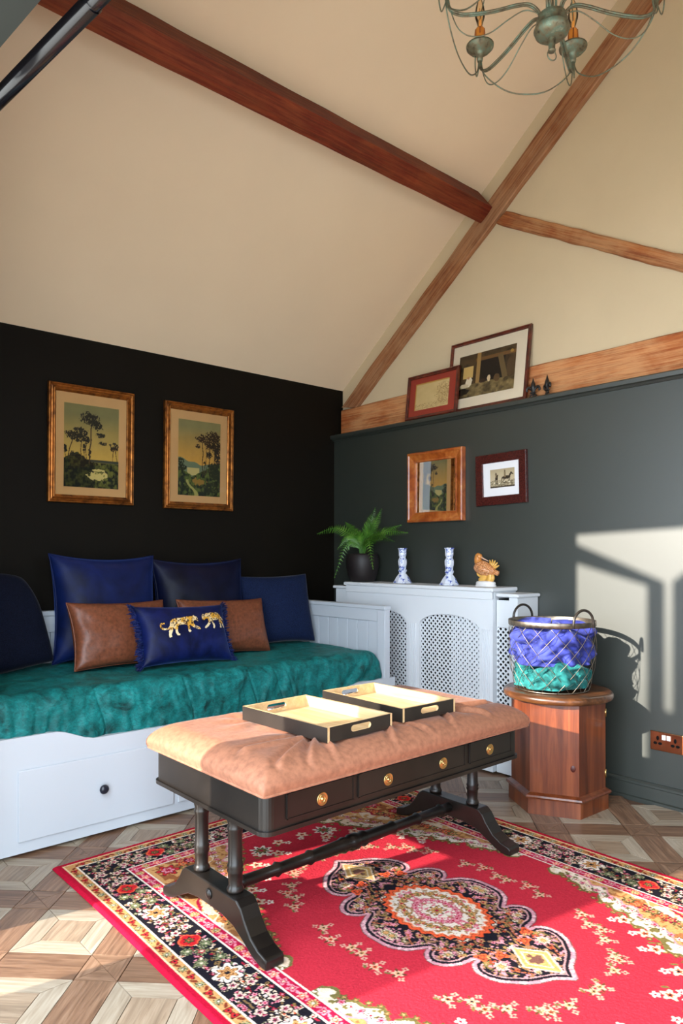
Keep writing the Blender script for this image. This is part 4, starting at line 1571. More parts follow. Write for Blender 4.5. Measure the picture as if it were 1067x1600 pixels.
blanket('blue_blanket', 0.105, 0.288, 0.17, velvet('periwinkle_fleece', (0.036, 0.046, 0.25, 1), (0.6, 0.68, 1, 1), 0.8, 0.3, 14),
        'periwinkle blue fleece blanket bunched in the top of the wire basket', 3, 0.052)
blanket('teal_blanket', 0.006, 0.118, 0.165, velvet('turquoise_fleece', (0.016, 0.145, 0.14, 1), (0.6, 1, 0.95, 1), 0.8, 0.3, 22),
        'turquoise fleece blanket crumpled at the bottom of the wire basket', 8, 0.046)

# ------------------------------------------------------------------ radiator cover
rcv = thing('radiator_cover', 'white radiator cover with two arched lattice grilles below the mirror', 'radiator cover', (-0.1, -0.93, 0))
rl = tuple(rcv.location)
XF = -0.205                                # front of the main unit
YA, YB = -0.36, -1.482                     # main unit, left and right ends
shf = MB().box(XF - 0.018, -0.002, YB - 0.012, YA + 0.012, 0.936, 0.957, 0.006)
shf.build('shelf', M_COVER, rcv, rl)
MB().box(XF - 0.008, XF + 0.006, YB, YA, 0.896, 0.936, 0.002).build('fascia', M_COVER, rcv, rl)


def arch_pts(yc, w, zb, zs, zt, n=14):
    pts = [(yc - w / 2, zb), (yc + w / 2, zb), (yc + w / 2, zs)]
    for k in range(1, n):
        a = PI * k / n
        pts.append((yc + w / 2 * math.cos(a), zs + (zt - zs) * math.sin(a)))
    pts.append((yc - w / 2, zs))
    # densify straight sides
    res = []
    for i, p in enumerate(pts):
        q = pts[(i + 1) % len(pts)]
        m = 6 if math.hypot(q[0] - p[0], q[1] - p[1]) > 0.12 else 1
        for k in range(m):
            res.append((p[0] + (q[0] - p[0]) * k / m, p[1] + (q[1] - p[1]) * k / m))
    return res


AC = [(-0.666, 0.42), (-1.185, 0.42)]
bounds = [(-0.926, YA), (YB, -0.926)]
for (yc, w_), (b0, b1) in zip(AC, bounds):
    inn = arch_pts(yc, w_, 0.16, 0.735, 0.803)
    ou = ray_rect(inn, b0, b1, 0.012, 0.897, (yc, 0.48))
    MB().ring_plate(ou, inn, 'x', XF, XF + 0.018).build('front_panel', M_COVER, rcv, rl)
for y0 in (-0.905, -0.915 + 0.02, -0.947, -0.93):
    pass
for yc in (-0.401, -0.926, -1.438):
    for k in range(4):
        y = yc + (k - 1.5) * 0.014
        MB().box(XF - 0.005, XF + 0.001, y - 0.0045, y + 0.0045, 0.10, 0.74, 0.002).build('flute', M_COVER, rcv, rl)


def lattice(y0, y1, z0, z1, x, name, pitch=0.0215, hole=0.0066, th=0.004, shift=0.0):
    mb = MB()
    c, s_ = math.cos(PI / 4), math.sin(PI / 4)
    n = int((abs(y1 - y0) + abs(z1 - z0)) / pitch) + 2
    yc, zc = (y0 + y1) / 2 + shift, (z0 + z1) / 2
    vs_, fs = [], []
    for i in range(-n, n + 1):
        for j in range(-n, n + 1):
            u, v = i * pitch, j * pitch
            y, z = yc + u * c - v * s_, zc + u * s_ + v * c
            if not (min(y0, y1) - 0.002 < y < max(y0, y1) + 0.002 and z0 < z < z1):
                continue
            k0 = len(vs_)
            h = pitch / 2
            for xx in (x, x + th):
                for r_ in (h, hole):
                    for (a, b_) in ((-1, -1), (1, -1), (1, 1), (-1, 1)):
                        uu, vv2 = u + a * r_, v + b_ * r_
                        vs_.append((xx, yc + uu * c - vv2 * s_, zc + uu * s_ + vv2 * c))
            for k in range(4):
                k2 = (k + 1) % 4
                fs.append((k0 + k, k0 + k2, k0 + 4 + k2, k0 + 4 + k))
                fs.append((k0 + 4 + k, k0 + 4 + k2, k0 + 12 + k2, k0 + 12 + k))
    mb.faces(vs_, fs)
    return mb.build(name, M_COVER, rcv, rl)


for (yc, w_) in AC:
    lattice(yc - w_ / 2 - 0.015, yc + w_ / 2 + 0.015, 0.14, 0.83, XF + 0.018, 'grille')
# sliding inner unit showing at both ends
XI = -0.182
MB().box(XI - 0.016, -0.002, -1.632, -1.495, 0.912, 0.930, 0.006).build('end_shelf', M_COVER, rcv, rl)
MB().box(XI - 0.016, -0.002, -0.348, -0.215, 0.912, 0.930, 0.006).build('end_shelf', M_COVER, rcv, rl)
MB().box(XI, -0.004, -1.617, -1.602, 0.012, 0.912).build('end_wall', M_COVER, rcv, rl)
MB().box(XI, -0.004, -0.245, -0.230, 0.012, 0.912).build('end_wall', M_COVER, rcv, rl)
ip = MB()
ip.box(XI, XI + 0.012, -1.602, -1.566, 0.012, 0.912).box(XI, XI + 0.012, -1.566, -1.49, 0.757, 0.895).box(XI, XI + 0.012, -1.566, -1.49, 0.012, 0.16)
ip.build('inner_panel', M_COVER, rcv, rl)
MB().box(XI, XI + 0.012, -0.40, -0.245, 0.012, 0.912).build('inner_panel', M_COVER, rcv, rl)
lattice(-1.475, -1.190, 0.12, 0.85, XI + 0.003, 'grille', shift=0.0075)
lattice(-1.572, -1.470, 0.15, 0.765, XI + 0.012, 'grille')
MB().box(-0.155, -0.003, -1.60, -0.25, 0.02, 0.90).build('interior_shade_block', M_BLACK, rcv, rl)  # black block gives the grille holes the darkness of an unlit interior
for y0, y1 in ((YA - 0.012, YA), (YB, YB + 0.012)):
    MB().box(XF + 0.018, -0.004, y0, y1, 0.012, 0.936).build('side_wall', M_COVER, rcv, rl)

SHZ = 0.9575


# ------------------------------------------------------------------ fern in a dark pot
pc = Vector((-0.118, -0.412, SHZ))
pot = thing('plant_pot', 'dark brown rounded plant pot on the white radiator cover', 'pot', pc)
M_POT = plain('dark_matt_ceramic', (0.014, 0.010, 0.010, 1), 0.5, spec=0.4, var=0.15)
MB().lathe([(0.001, 0), (0.070, 0), (0.078, 0.006), (0.094, 0.045), (0.104, 0.095), (0.106, 0.130), (0.100, 0.165), (0.094, 0.178), (0.088, 0.178), (0.088, 0.155),
            (0.001, 0.155)], (0, 0, 0), 36, cap=False).build('body', M_POT, pot)
MB().lathe([(0.001, 0.150), (0.0875, 0.150), (0.0875, 0.158), (0.05, 0.163), (0.001, 0.164)], (0, 0, 0), 24, cap=False).build('soil', plain('soil', S(38, 26, 18), 1.0, var=0.5, scale=80), pot)
fern = thing('fern_plant', 'green fern with spreading fronds growing in the dark pot', 'plant', pc + Vector((0, 0, 0.160)))
M_FERN = NT('fern_green')
b = M_FERN.bsdf(Roughness=0.45)
b.inputs['Subsurface Weight'].default_value = 0.0
vf = M_FERN.coords(rnd=True)
M_FERN.l(M_FERN.ramp(M_FERN.noise(vf, 14, 3), [(0.3, S(36, 74, 16)), (0.55, S(74, 124, 36)), (0.75, S(116, 158, 64))]), b.inputs['Base Color'])
M_FERN = M_FERN.m


def frond(pts, wid, seed):
    """pts: rachis control points relative to the plant base"""
    rr = random.Random(seed)
    path = smooth_path(pts, 10)
    n = len(path)
    mb = MB()
    mb.tube(path, [0.0022 * (1 - 0.7 * i / n) + 0.0004 for i in range(n)], 5)
    NP = 26
    for k in range(NP):
        t = 0.22 + 0.77 * k / (NP - 1)
        f = t * (n - 1)
        i = min(int(f), n - 2)
        p = path[i].lerp(path[i + 1], f - i)
        tg = (path[i + 1] - path[i]).normalized()
        up = Vector((-0.62, -0.62, 0.48))
        sd_ = tg.cross(up)
        if sd_.length < 0.2:
            sd_ = tg.cross(Vector((1, 0.3, 0)))
        sd_.normalize()
        nn_ = sd_.cross(tg)
        env = math.sin(min(1, (t - 0.15) / 0.35) * PI / 2) * (1 - ((t - 0.3) / 0.72) ** 2 if t > 0.3 else 1)
        ln = wid * max(env, 0.10) * rr.uniform(0.88, 1.08)
        for s_ in (-1, 1):
            dr = (sd_ * s_ + tg * 0.55 - nn_ * rr.uniform(-0.1, 0.25)).normalized()
            wv = tg * 0.0052 * (0.55 + 0.45 * env)
            m = 5
            L, R_ = [], []
            for q in range(m + 1):
                a = q / m
                c = p + dr * ln * a - nn_ * (0.008 * a * a)
                w = (1 - a) ** 0.6 * (1.0 if q % 2 == 0 else 0.78)
                L.append(c + wv * w)
                R_.append(c - wv * w)
            mb.faces(L + R_, [(q, q + 1, m + 2 + q, m + 1 + q) for q in range(m)])
    o = mb.build('frond', M_FERN, fern)
    return o


def dpt(px, py, depth_x):
    """pixel of the photo to a point on the plane x = depth_x (used only to lay out the fronds)"""
    r = (px - 533.5) / F_PX
    d = Vector((cw + r * sw, sw - r * cw, -(py - CY_PX) / F_PX))
    t = (depth_x - CAM[0]) / d.x
    return Vector(CAM) + d * t


FB = fern.location
TIPS = [((495, 834), -0.20, 0.045, 0.10), ((539, 815), -0.10, 0.040, 0.05), ((523, 822), -0.03, 0.038, 0.06), ((586, 793), -0.08, 0.048, 0.02), ((596, 795), -0.13, 0.046, 0.02),
        ((627, 820), -0.06, 0.042, 0.05), ((637, 832), -0.14, 0.044, 0.07), ((616, 846), -0.24, 0.042, 0.07), ((522, 903), -0.27, 0.040, 0.15), ((583, 890), -0.28, 0.040, 0.14),
        ((527, 858), -0.25, 0.036, 0.10), ((557, 830), -0.20, 0.036, 0.05), ((570, 826), -0.05, 0.036, 0.04), ((600, 838), -0.26, 0.036, 0.07), ((548, 838), -0.16, 0.034, 0.05)]
for i, ((tx, ty), xd, wd_, arch) in enumerate(TIPS):
    tip = dpt(tx, ty, xd) - FB
    mid = tip * 0.55 + Vector((0, 0, arch))
    q1 = Vector((tip.x * 0.15, tip.y * 0.15, 0.035 + 0.4 * max(mid.z, 0)))
    frond([Vector((tip.x * 0.04, tip.y * 0.04, -0.01)), q1, mid, tip], wd_ * 1.25, i)

# ------------------------------------------------------------------ candlesticks
t = NT('blue_and_white_delft')
b = t.bsdf(Roughness=0.15)
b.inputs['Specular IOR Level'].default_value = 0.6
v = t.coords()
f = t.noise(v, 62, 4, 0.6, 1.8)
f2 = t.noise(v, 24, 2)
mxn = t.n('ShaderNodeMath', operation='MULTIPLY')
t.l(f, mxn.inputs[0])
t.l(f2, mxn.inputs[1])
t.l(t.ramp(mxn.outputs[0], [(0.0, S(226, 230, 240)), (0.265, S(220, 226, 240)), (0.30, S(96, 120, 196)), (0.36, S(36, 52, 140))]), b.inputs['Base Color'])
M_DELFT = t.m
CSP = [(0.001, 0), (0.057, 0), (0.058, 0.006), (0.052, 0.012), (0.040, 0.034), (0.026, 0.052), (0.020, 0.060), (0.025, 0.069), (0.027, 0.076), (0.022, 0.084), (0.022, 0.094),
       (0.026, 0.112), (0.0275, 0.128), (0.026, 0.140), (0.020, 0.150), (0.020, 0.158), (0.024, 0.166), (0.0245, 0.200), (0.029, 0.203), (0.029, 0.209), (0.013, 0.209), (0.013, 0.190), (0.001, 0.190)]
for i, (y, lb) in enumerate(((-0.745, 'blue and white ceramic candlestick nearer the fern'), (-1.107, 'blue and white ceramic candlestick nearer the bird figurine'))):
    o = MB().lathe(CSP, (0, 0, 0), 8, smooth=False, cap=False, phase=0.2).build('candlestick', M_DELFT)
    o.location = (-0.10, y, SHZ)
    tag(o, lb, 'candlestick', group='candlesticks on the radiator cover')

# ------------------------------------------------------------------ bird figurine
bf = thing('bird_figurine', 'porcelain snipe bird figurine on a white base on the radiator cover', 'figurine', (-0.105, -1.362, SHZ), (0, 0, -PI / 2))
# local frame: +x runs to the right along the wall (towards the basket), -y faces the room
M_PORC = plain('white_porcelain', (0.78, 0.77, 0.76, 1), 0.25, var=0.02)
M_BIRD = NT('painted_snipe')
b = M_BIRD.bsdf(Roughness=0.25)
v = M_BIRD.coords((120, 120, 170))
M_BIRD.l(M_BIRD.ramp(M_BIRD.noise(v, 1.6, 4), [(0.33, S(96, 56, 34)), (0.45, S(196, 122, 66)), (0.58, S(222, 160, 108)), (0.68, S(236, 214, 190))]), b.inputs['Base Color'])
M_BIRD = M_BIRD.m
M_OCHRE = plain('ochre_glaze', S(222, 172, 84), 0.3, var=0.2, scale=40)
M_BROWNG = plain('orange_brown_glaze', S(204, 134, 66), 0.3, var=0.2, scale=60)
MB().lathe([(0.001, 0), (0.063, 0), (0.064, 0.006), (0.059, 0.010), (0.060, 0.019), (0.055, 0.026), (0.04, 0.030), (0.001, 0.031)], (0, 0, 0), 30, sy=0.62, cap=False).build('base', M_PORC, bf)
stp = MB()
stp.tube(smooth_path([(-0.03, 0, 0.028), (-0.01, 0, 0.045), (0.005, 0, 0.075)], 5), 0.020, 10)
stp.tube(smooth_path([(-0.018, -0.004, 0.050), (-0.042, -0.004, 0.062), (-0.046, -0.004, 0.074), (-0.036, -0.004, 0.078)], 5), 0.009, 8)
stp.tube(smooth_path([(0.025, 0, 0.028), (0.032, 0, 0.05), (0.030, 0, 0.075)], 5), 0.018, 10)
stp.tube(smooth_path([(0.04, -0.004, 0.03), (0.050, -0.004, 0.045), (0.046, -0.004, 0.06)], 4), 0.010, 8)
stp.build('stump', M_OCHRE, bf)
bod = smooth_path([(-0.052, 0, 0.120), (-0.040, 0, 0.108), (-0.012, 0, 0.096), (0.022, 0, 0.086), (0.055, 0, 0.078), (0.084, 0, 0.070)], 6)
rads = [0.014 + 0.026 * math.sin(min(1, (i / (len(bod) - 1)) * 1.12 + 0.10) * PI) ** 0.8 if i < len(bod) - 1 else 0.003 for i in range(len(bod))]
MB().tube(bod, rads, 16).build('body', M_BIRD, bf)
nk = smooth_path([(-0.036, 0, 0.112), (-0.050, 0, 0.136), (-0.050, 0, 0.158), (-0.040, 0, 0.168)], 6)
MB().tube(nk, [0.024 - 0.008 * i / (len(nk) - 1) for i in range(len(nk))], 14).lathe([(0.001, -0.017), (0.012, -0.013), (0.017, 0), (0.012, 0.013), (0.001, 0.017)], (-0.042, 0, 0.160), 16).build('head', M_BROWNG, bf)
MB().tube([(-0.032, 0, 0.158), (-0.010, 0, 0.147), (0.018, 0, 0.136)], [0.0055, 0.0035, 0.0015], 8).build('beak', plain('cream_beak', S(214, 176, 150), 0.3), bf)
MB().lathe([(0.0005, -0.003), (0.003, 0), (0.0005, 0.003)], (-0.044, -0.0165, 0.163), 10).build('eye', plain('black_eye', (0.01, 0.01, 0.01, 1), 0.2), bf)
for s_ in (-1, 1):
    MB().tube(smooth_path([(-0.030, s_ * 0.026, 0.104), (0.010, s_ * 0.036, 0.092), (0.060, s_ * 0.016, 0.074)], 5), [0.006, 0.012, 0.017, 0.019, 0.019, 0.018, 0.016, 0.013, 0.010, 0.006, 0.002], 10, flat=1.0).build('wing', M_BIRD, bf)
lf = MB()
for a in (-0.7, -0.35, 0, 0.35, 0.7):
    d = Vector((math.sin(a + 0.45), 0, math.cos(a + 0.45)))
    lf.tube([Vector((0.030, 0.012, 0.092)), Vector((0.030, 0.012, 0.092)) + d * 0.025, Vector((0.030, 0.012, 0.092)) + d * 0.052], [0.005, 0.008, 0.003], 8)
lf.build('leaf', M_OCHRE, bf)


# ------------------------------------------------------------------ pictures
def picture(name, label, cat, w, h, prof, fmat, loc, rot, matb=None, matcol=None, pic=None, picpos=None, painter=None, glass=True, res=0.0022, mirror=False, inset=0.006, tone=1.0):
    """local frame: x right, z up (0 at the bottom), front faces -y; prof: (inset, depth) pairs from the outer back edge"""
    t = thing(name, label, cat, loc, rot)
    vs_, fs = [], []
    m = len(prof)
    for (sx_, sz_) in ((-1, -1), (1, -1), (1, 1), (-1, 1)):
        for d, y in prof:
            vs_.append((sx_ * (w / 2 - d), -y, h / 2 + sz_ * (h / 2 - d)))
    for c in range(4):
        c2 = (c + 1) % 4
        for k in range(m - 1):
            fs.append((c * m + k, c2 * m + k, c2 * m + k + 1, c * m + k + 1))
    MB().faces(vs_, fs).build('frame', fmat, t)
    fi = prof[-1][0]
    yb = inset
    iw, ih = w - 2 * fi + 0.004, h - 2 * fi + 0.004
    if mirror:
        MB().box(-iw / 2, iw / 2, -yb, -yb + 0.003, fi - 0.002, h - fi + 0.002).build('mirror_glass', mirror, t)
        return t
    MB().box(-iw / 2, iw / 2, -yb, -0.001, fi - 0.002, h - fi + 0.002).build('mount', matb, t)
    x0, x1, z0, z1 = picpos
    nx, ny = int((x1 - x0) / res), int((z1 - z0) / res)
    u, v = np.meshgrid(np.linspace(0, 1, nx + 1), np.linspace(0, 1, ny + 1))
    col = np.clip(painter(u, v) * tone, 0, 1)
    co = np.stack([x0 + u * (x1 - x0), np.full_like(u, -yb - 0.0006), z0 + v * (z1 - z0)], -1)
    grid_mesh('print', nx, ny, co, M_PAINT, t, col, False)
    if glass:
        MB().faces([(-iw / 2, -yb - 0.002, fi - 0.001), (iw / 2, -yb - 0.002, fi - 0.001), (iw / 2, -yb - 0.002, h - fi + 0.001), (-iw / 2, -yb - 0.002, h - fi + 0.001)],
                   [(0, 1, 2, 3)]).build('glass', M_GLASS, t)
    return t


def tree_mask(u, v, x, z, rx, rz, seed, dens=0.42):
    d = ((u - x) / rx) ** 2 + ((v - z) / rz) ** 2
    n = fbm(u * 30, v * 40, seed, 3)
    return (d + (n - 0.5) * 1.7 < 0.75) & (fbm(u * 50, v * 64, seed + 4, 2) > dens - 0.12)


def trunk(u, v, x0, z0, x1, z1, wd_):
    t = np.clip((v - z0) / (z1 - z0 + 1e-9), 0, 1)
    xx = x0 + (x1 - x0) * t + 0.008 * np.sin(v * 25)
    return (np.abs(u - xx) < wd_) & (v > min(z0, z1)) & (v < max(z0, z1))


def pines(u, v):
    sky = lerp(np.broadcast_to(s3(206, 168, 78), u.shape + (3,)), s3(128, 122, 76), np.clip((v - 0.33) / 0.55, 0, 1))
    img = sky * (0.92 + 0.16 * fbm(u * 14, v * 14, 2, 3))[..., None]
    img = np.where((v < 0.335)[..., None], s3(120, 112, 60), img)
    hz = (v < 0.345) & (v > 0.315)
    img = np.where(hz[..., None], s3(62, 66, 52), img)
    n = fbm(u * 22, v * 26, 7, 4)
    ground = lerp(np.broadcast_to(s3(24, 28, 14), u.shape + (3,)), s3(112, 112, 44), np.clip((n - 0.38) * 3.2, 0, 1))
    img = np.where((v < 0.31)[..., None], ground, img)
    bush = (v < 0.30 + 0.12 * np.clip(1 - np.abs(u - 0.22) / 0.34, 0, 1) + 0.05 * (n - 0.5))
    bush &= (u < 0.56)
    img = np.where(bush[..., None], lerp(np.broadcast_to(s3(20, 22, 10), u.shape + (3,)), s3(70, 72, 26), np.clip((n - 0.45) * 3, 0, 1)), img)
    water = ((u - 0.60) / 0.20) ** 2 + ((v - 0.145) / 0.055) ** 2 + (n - 0.5) * 2.6 < 0.8
    water |= ((u - 0.62) / 0.13) ** 2 + ((v - 0.215) / 0.018) ** 2 + (n - 0.5) * 3 < 0.8
    img = np.where(water[..., None], s3(206, 186, 112), img)
    dk = s3(34, 32, 22)
    for (x0, z0, x1, z1, w_) in ((0.45, 0.30, 0.50, 0.82, 0.012), (0.31, 0.34, 0.30, 0.64, 0.007), (0.40, 0.34, 0.39, 0.58, 0.006), (0.07, 0.34, 0.16, 0.62, 0.009), (0.36, 0.34, 0.37, 0.5, 0.005),
                                 (0.88, 0.34, 0.92, 0.52, 0.006), (0.97, 0.34, 0.94, 0.52, 0.006), (0.03, 0.34, 0.02, 0.46, 0.005)):
        img = np.where(trunk(u, v, x0, z0, x1, z1, w_)[..., None], s3(74, 54, 30), img)
    for i, (x, z, rx, rz) in enumerate(((0.46, 0.84, 0.20, 0.085), (0.58, 0.76, 0.13, 0.06), (0.66, 0.645, 0.09, 0.035), (0.70, 0.555, 0.08, 0.028), (0.29, 0.66, 0.16, 0.07), (0.13, 0.62, 0.13, 0.06),
                                        (0.40, 0.58, 0.09, 0.05), (0.92, 0.52, 0.11, 0.06), (0.02, 0.46, 0.06, 0.05), (0.15, 0.40, 0.08, 0.03), (0.46, 0.42, 0.035, 0.07), (0.36, 0.48, 0.03, 0.05), (0.24, 0.58, 0.1, 0.04))):
        img = np.where(tree_mask(u, v, x, z, rx, rz, 40 + i)[..., None], dk, img)
    return img


def lake(u, v):
    sky = lerp(np.broadcast_to(s3(210, 158, 66), u.shape + (3,)), s3(136, 128, 80), np.clip((v - 0.42) / 0.5, 0, 1))
    img = sky * (0.9 + 0.2 * fbm(u * 12, v * 12, 2, 3))[..., None]
    hill = v < 0.42 + 0.08 * np.clip(1 - u / 0.5, 0, 1) + 0.01 * np.sin(u * 20)
    img = np.where(hill[..., None], s3(112, 124, 92), img)
    n = fbm(u * 22, v * 26, 9, 4)
    img = np.where(((v < 0.37) & (np.abs(u - 0.35) < 0.14) & (v > 0.27))[..., None], s3(196, 178, 112), img)
    lg_ = v < np.where(u < 0.3, 0.36 - 0.30 * u, 0.24 + 0.32 * (u - 0.28)) + 0.04 * (n - 0.5)
    gr = lerp(np.broadcast_to(s3(26, 34, 14), u.shape + (3,)), s3(96, 108, 40), np.clip((n - 0.40) * 3.2, 0, 1))
    img = np.where(lg_[..., None], gr, img)
    oc = ((u - 0.48) / 0.17) ** 2 + ((v - 0.19) / 0.05) ** 2 + (n - 0.5) * 3 < 0.7
    img = np.where(oc[..., None], s3(150, 116, 44), img)
    pth = np.abs(u - (0.22 + 1.05 * np.clip(0.20 - v, 0, 1) + 0.03 * np.sin(v * 30))) < 0.03 + 0.12 * np.clip(0.16 - v, 0, 1)
    img = np.where((pth & (v < 0.21))[..., None], s3(164, 158, 84), img)
    dk = s3(44, 34, 20)
    for (x0, z0, x1, z1, w_) in ((0.57, 0.26, 0.57, 0.72, 0.009), (0.74, 0.26, 0.74, 0.68, 0.010), (0.66, 0.3, 0.65, 0.66, 0.006), (0.86, 0.28, 0.86, 0.7, 0.010), (0.94, 0.3, 0.94, 0.7, 0.01), (0.62, 0.28, 0.62, 0.42, 0.006)):
        img = np.where(trunk(u, v, x0, z0, x1, z1, w_)[..., None], s3(66, 44, 24), img)
    for i, (x, z, rx, rz) in enumerate(((0.80, 0.80, 0.20, 0.09), (0.54, 0.775, 0.14, 0.055), (0.46, 0.66, 0.06, 0.03), (0.70, 0.70, 0.14, 0.07), (0.90, 0.66, 0.16, 0.10), (0.94, 0.52, 0.10, 0.10), (0.72, 0.56, 0.08, 0.05),
                                        (0.84, 0.40, 0.14, 0.06), (0.06, 0.44, 0.09, 0.06), (0.1, 0.36, 0.12, 0.05), (0.62, 0.44, 0.04, 0.03), (0.9, 0.3, 0.2, 0.08), (0.80, 0.12, 0.25, 0.08))):
        img = np.where(tree_mask(u, v, x, z, rx, rz, 70 + i)[..., None], dk if z > 0.45 else s3(38, 42, 18), img)
    return img


def sketch(u, v):
    img = lerp(np.broadcast_to(s3(206, 178, 122), u.shape + (3,)), s3(222, 196, 140), fbm(u * 5, v * 5, 3, 3))
    tr = tree_mask(u, v, 0.86, 0.52, 0.26, 0.42, 12, 0.5)
    img = np.where((tr & (fbm(u * 70, v * 50, 8, 2) > 0.42))[..., None], s3(172, 138, 90), img)
    gl = (v < 0.22) & (fbm(u * 60, v * 60, 5, 2) > 0.62)
    img = np.where(gl[..., None], s3(168, 134, 88), img)
    fr_ = (v > 0.955) | (u < 0.03)
    return np.where(fr_[..., None], s3(196, 150, 70), img)


def interior(u, v):
    n = fbm(u * 14, v * 12, 6, 4)
    img = lerp(np.broadcast_to(s3(44, 32, 20), u.shape + (3,)), s3(98, 74, 44), n)
    fire = (np.abs(u - 0.60) < 0.22) & (v > 0.28) & (v < 0.80)
    img = np.where(fire[..., None], s3(34, 26, 20), img)
    lintel = (v > 0.80) & (v < 0.88) & (u > 0.3)
    img = np.where(lintel[..., None], s3(120, 84, 44), img)
    img = np.where(((np.abs(u - 0.36) < 0.035) & (v > 0.3))[..., None], s3(166, 128, 72), img)
    win = (np.abs(u - 0.18) < 0.09) & (v > 0.45) & (v < 0.72)
    img = np.where(win[..., None], s3(206, 172, 104), img)
    img = np.where(((np.abs(u - 0.80 + (v - 0.5) * 0.2) < 0.045) & (v > 0.28) & (v < 0.85))[..., None], s3(112, 90, 56), img)
    fl_ = v < 0.30
    img = np.where(fl_[..., None], lerp(np.broadcast_to(s3(74, 60, 36), u.shape + (3,)), s3(164, 138, 88), np.clip(n * 1.6 - 0.3 - np.abs(u - 0.5) * 0.5, 0, 1)), img)
    for (x, z, rx, rz, c) in ((0.20, 0.36, 0.06, 0.13, (226, 210, 180)), (0.19, 0.46, 0.025, 0.035, (190, 140, 100)), (0.12, 0.28, 0.08, 0.05, (206, 186, 150)), (0.45, 0.33, 0.07, 0.06, (60, 40, 26)),
                              (0.56, 0.36, 0.035, 0.08, (214, 190, 150)), (0.70, 0.33, 0.06, 0.10, (100, 74, 44)), (0.92, 0.52, 0.06, 0.2, (86, 64, 40)), (0.1, 0.15, 0.12, 0.08, (40, 30, 20)), (0.93, 0.86, 0.03, 0.04, (170, 130, 60))):
        img = np.where((((u - x) / rx) ** 2 + ((v - z) / rz) ** 2 + (n - 0.5) * 1.1 < 0.9)[..., None], s3(*c), img)
    return img


def hunt(u, v):
    img = lerp(np.broadcast_to(s3(206, 190, 158), u.shape + (3,)), s3(176, 160, 128), np.clip(v, 0, 1))
    n = fbm(u * 30, v * 24, 3, 3)
    gr = v < 0.36 + 0.05 * np.sin(u * 7)
    img = np.where(gr[..., None], lerp(np.broadcast_to(s3(90, 80, 58), u.shape + (3,)), s3(196, 182, 150), np.clip(n * 2 - 0.5, 0, 1)), img)
    dk = s3(56, 46, 34)

    def E(x, z, rx, rz, c):
        nonlocal img
        img = np.where((((u - x) / rx) ** 2 + ((v - z) / rz) ** 2 < 1)[..., None], c, img)

    def Ln(x0, z0, x1, z1, w_, c):
        nonlocal img
        dx, dz = x1 - x0, z1 - z0
        t = np.clip(((u - x0) * dx + (v - z0) * dz) / (dx * dx + dz * dz), 0, 1)
        img = np.where((np.hypot(u - x0 - t * dx, (v - z0 - t * dz) * 0.7) < w_)[..., None], c, img)
    # rider on the right
    E(0.66, 0.52, 0.16, 0.09, dk)
    Ln(0.78, 0.56, 0.86, 0.74, 0.035, dk)
    Ln(0.85, 0.74, 0.93, 0.66, 0.025, dk)
    for x in (0.53, 0.58, 0.74, 0.79):
        Ln(x, 0.48, x + 0.02, 0.20, 0.013, dk)
    Ln(0.50, 0.55, 0.45, 0.35, 0.014, dk)
    Ln(0.61, 0.58, 0.60, 0.80, 0.035, s3(130, 112, 84))
    E(0.605, 0.87, 0.025, 0.05, s3(80, 64, 48))
    # rider on the left
    E(0.26, 0.50, 0.06, 0.10, dk)
    Ln(0.29, 0.56, 0.31, 0.66, 0.025, dk)
    for x in (0.22, 0.29):
        Ln(x, 0.45, x, 0.2, 0.013, dk)
    Ln(0.245, 0.58, 0.24, 0.74, 0.03, s3(100, 84, 62))
    E(0.24, 0.79, 0.02, 0.04, s3(70, 58, 44))
    for i in range(9):
        E(0.08 + 0.1 * i, 0.22 + 0.05 * ((i * 7) % 3), 0.035, 0.035, s3(228, 216, 190) if i % 2 else s3(120, 104, 78))
    img = np.where((v < 0.08)[..., None], s3(70, 58, 42), img)
    return img


def gilt(name, dark, light):
    t = NT(name)
    b = t.bsdf(Roughness=0.36, Metallic=0.75)
    v = t.coords((1, 1, 1))
    t.l(t.ramp(t.noise(v, 30, 5), [(0.3, dark), (0.7, light)]), b.inputs['Base Color'])
    return t.m


M_GILT = gilt('antique_gilt', S(84, 44, 16), S(178, 112, 48))
M_MOUNT = plain('aged_cream_mount', S(180, 142, 94), 0.9, spec=0.1, var=0.04)
GP = [(0, 0), (0, 0.014), (0.003, 0.020), (0.008, 0.021), (0.012, 0.016), (0.017, 0.014), (0.022, 0.016), (0.026, 0.024), (0.030, 0.025), (0.033, 0.018), (0.036, 0.013), (0.040, 0.010), (0.042, 0.006)]
picture('gilt_picture', 'gilt-framed print of tall pines by a pool, left picture on the dark wall', 'picture', 0.462, 0.612, GP, M_GILT, (-1.702, -0.004, 1.397), (math.radians(1.2), 0, 0),
        M_MOUNT, pic=True, picpos=(-0.148, 0.146, 0.084, 0.516), painter=pines, tone=0.72)
picture('gilt_picture', 'gilt-framed print of a path to a lake, right picture on the dark wall', 'picture', 0.460, 0.612, GP, M_GILT, (-1.060, -0.004, 1.391), (math.radians(1.2), 0, 0),
        M_MOUNT, pic=True, picpos=(-0.138, 0.142, 0.082, 0.520), painter=lake, tone=0.72)
M_PFR = wood('orange_pine_frame', S(132, 56, 18), S(176, 90, 34), S(206, 132, 66), (6, 6, 6), 0.3, coat=0.4, rnd=False, scale=3)
MIRM = plain('silvered_mirror', (0.86, 0.86, 0.84, 1), 0.015, metal=1.0, var=0.0)
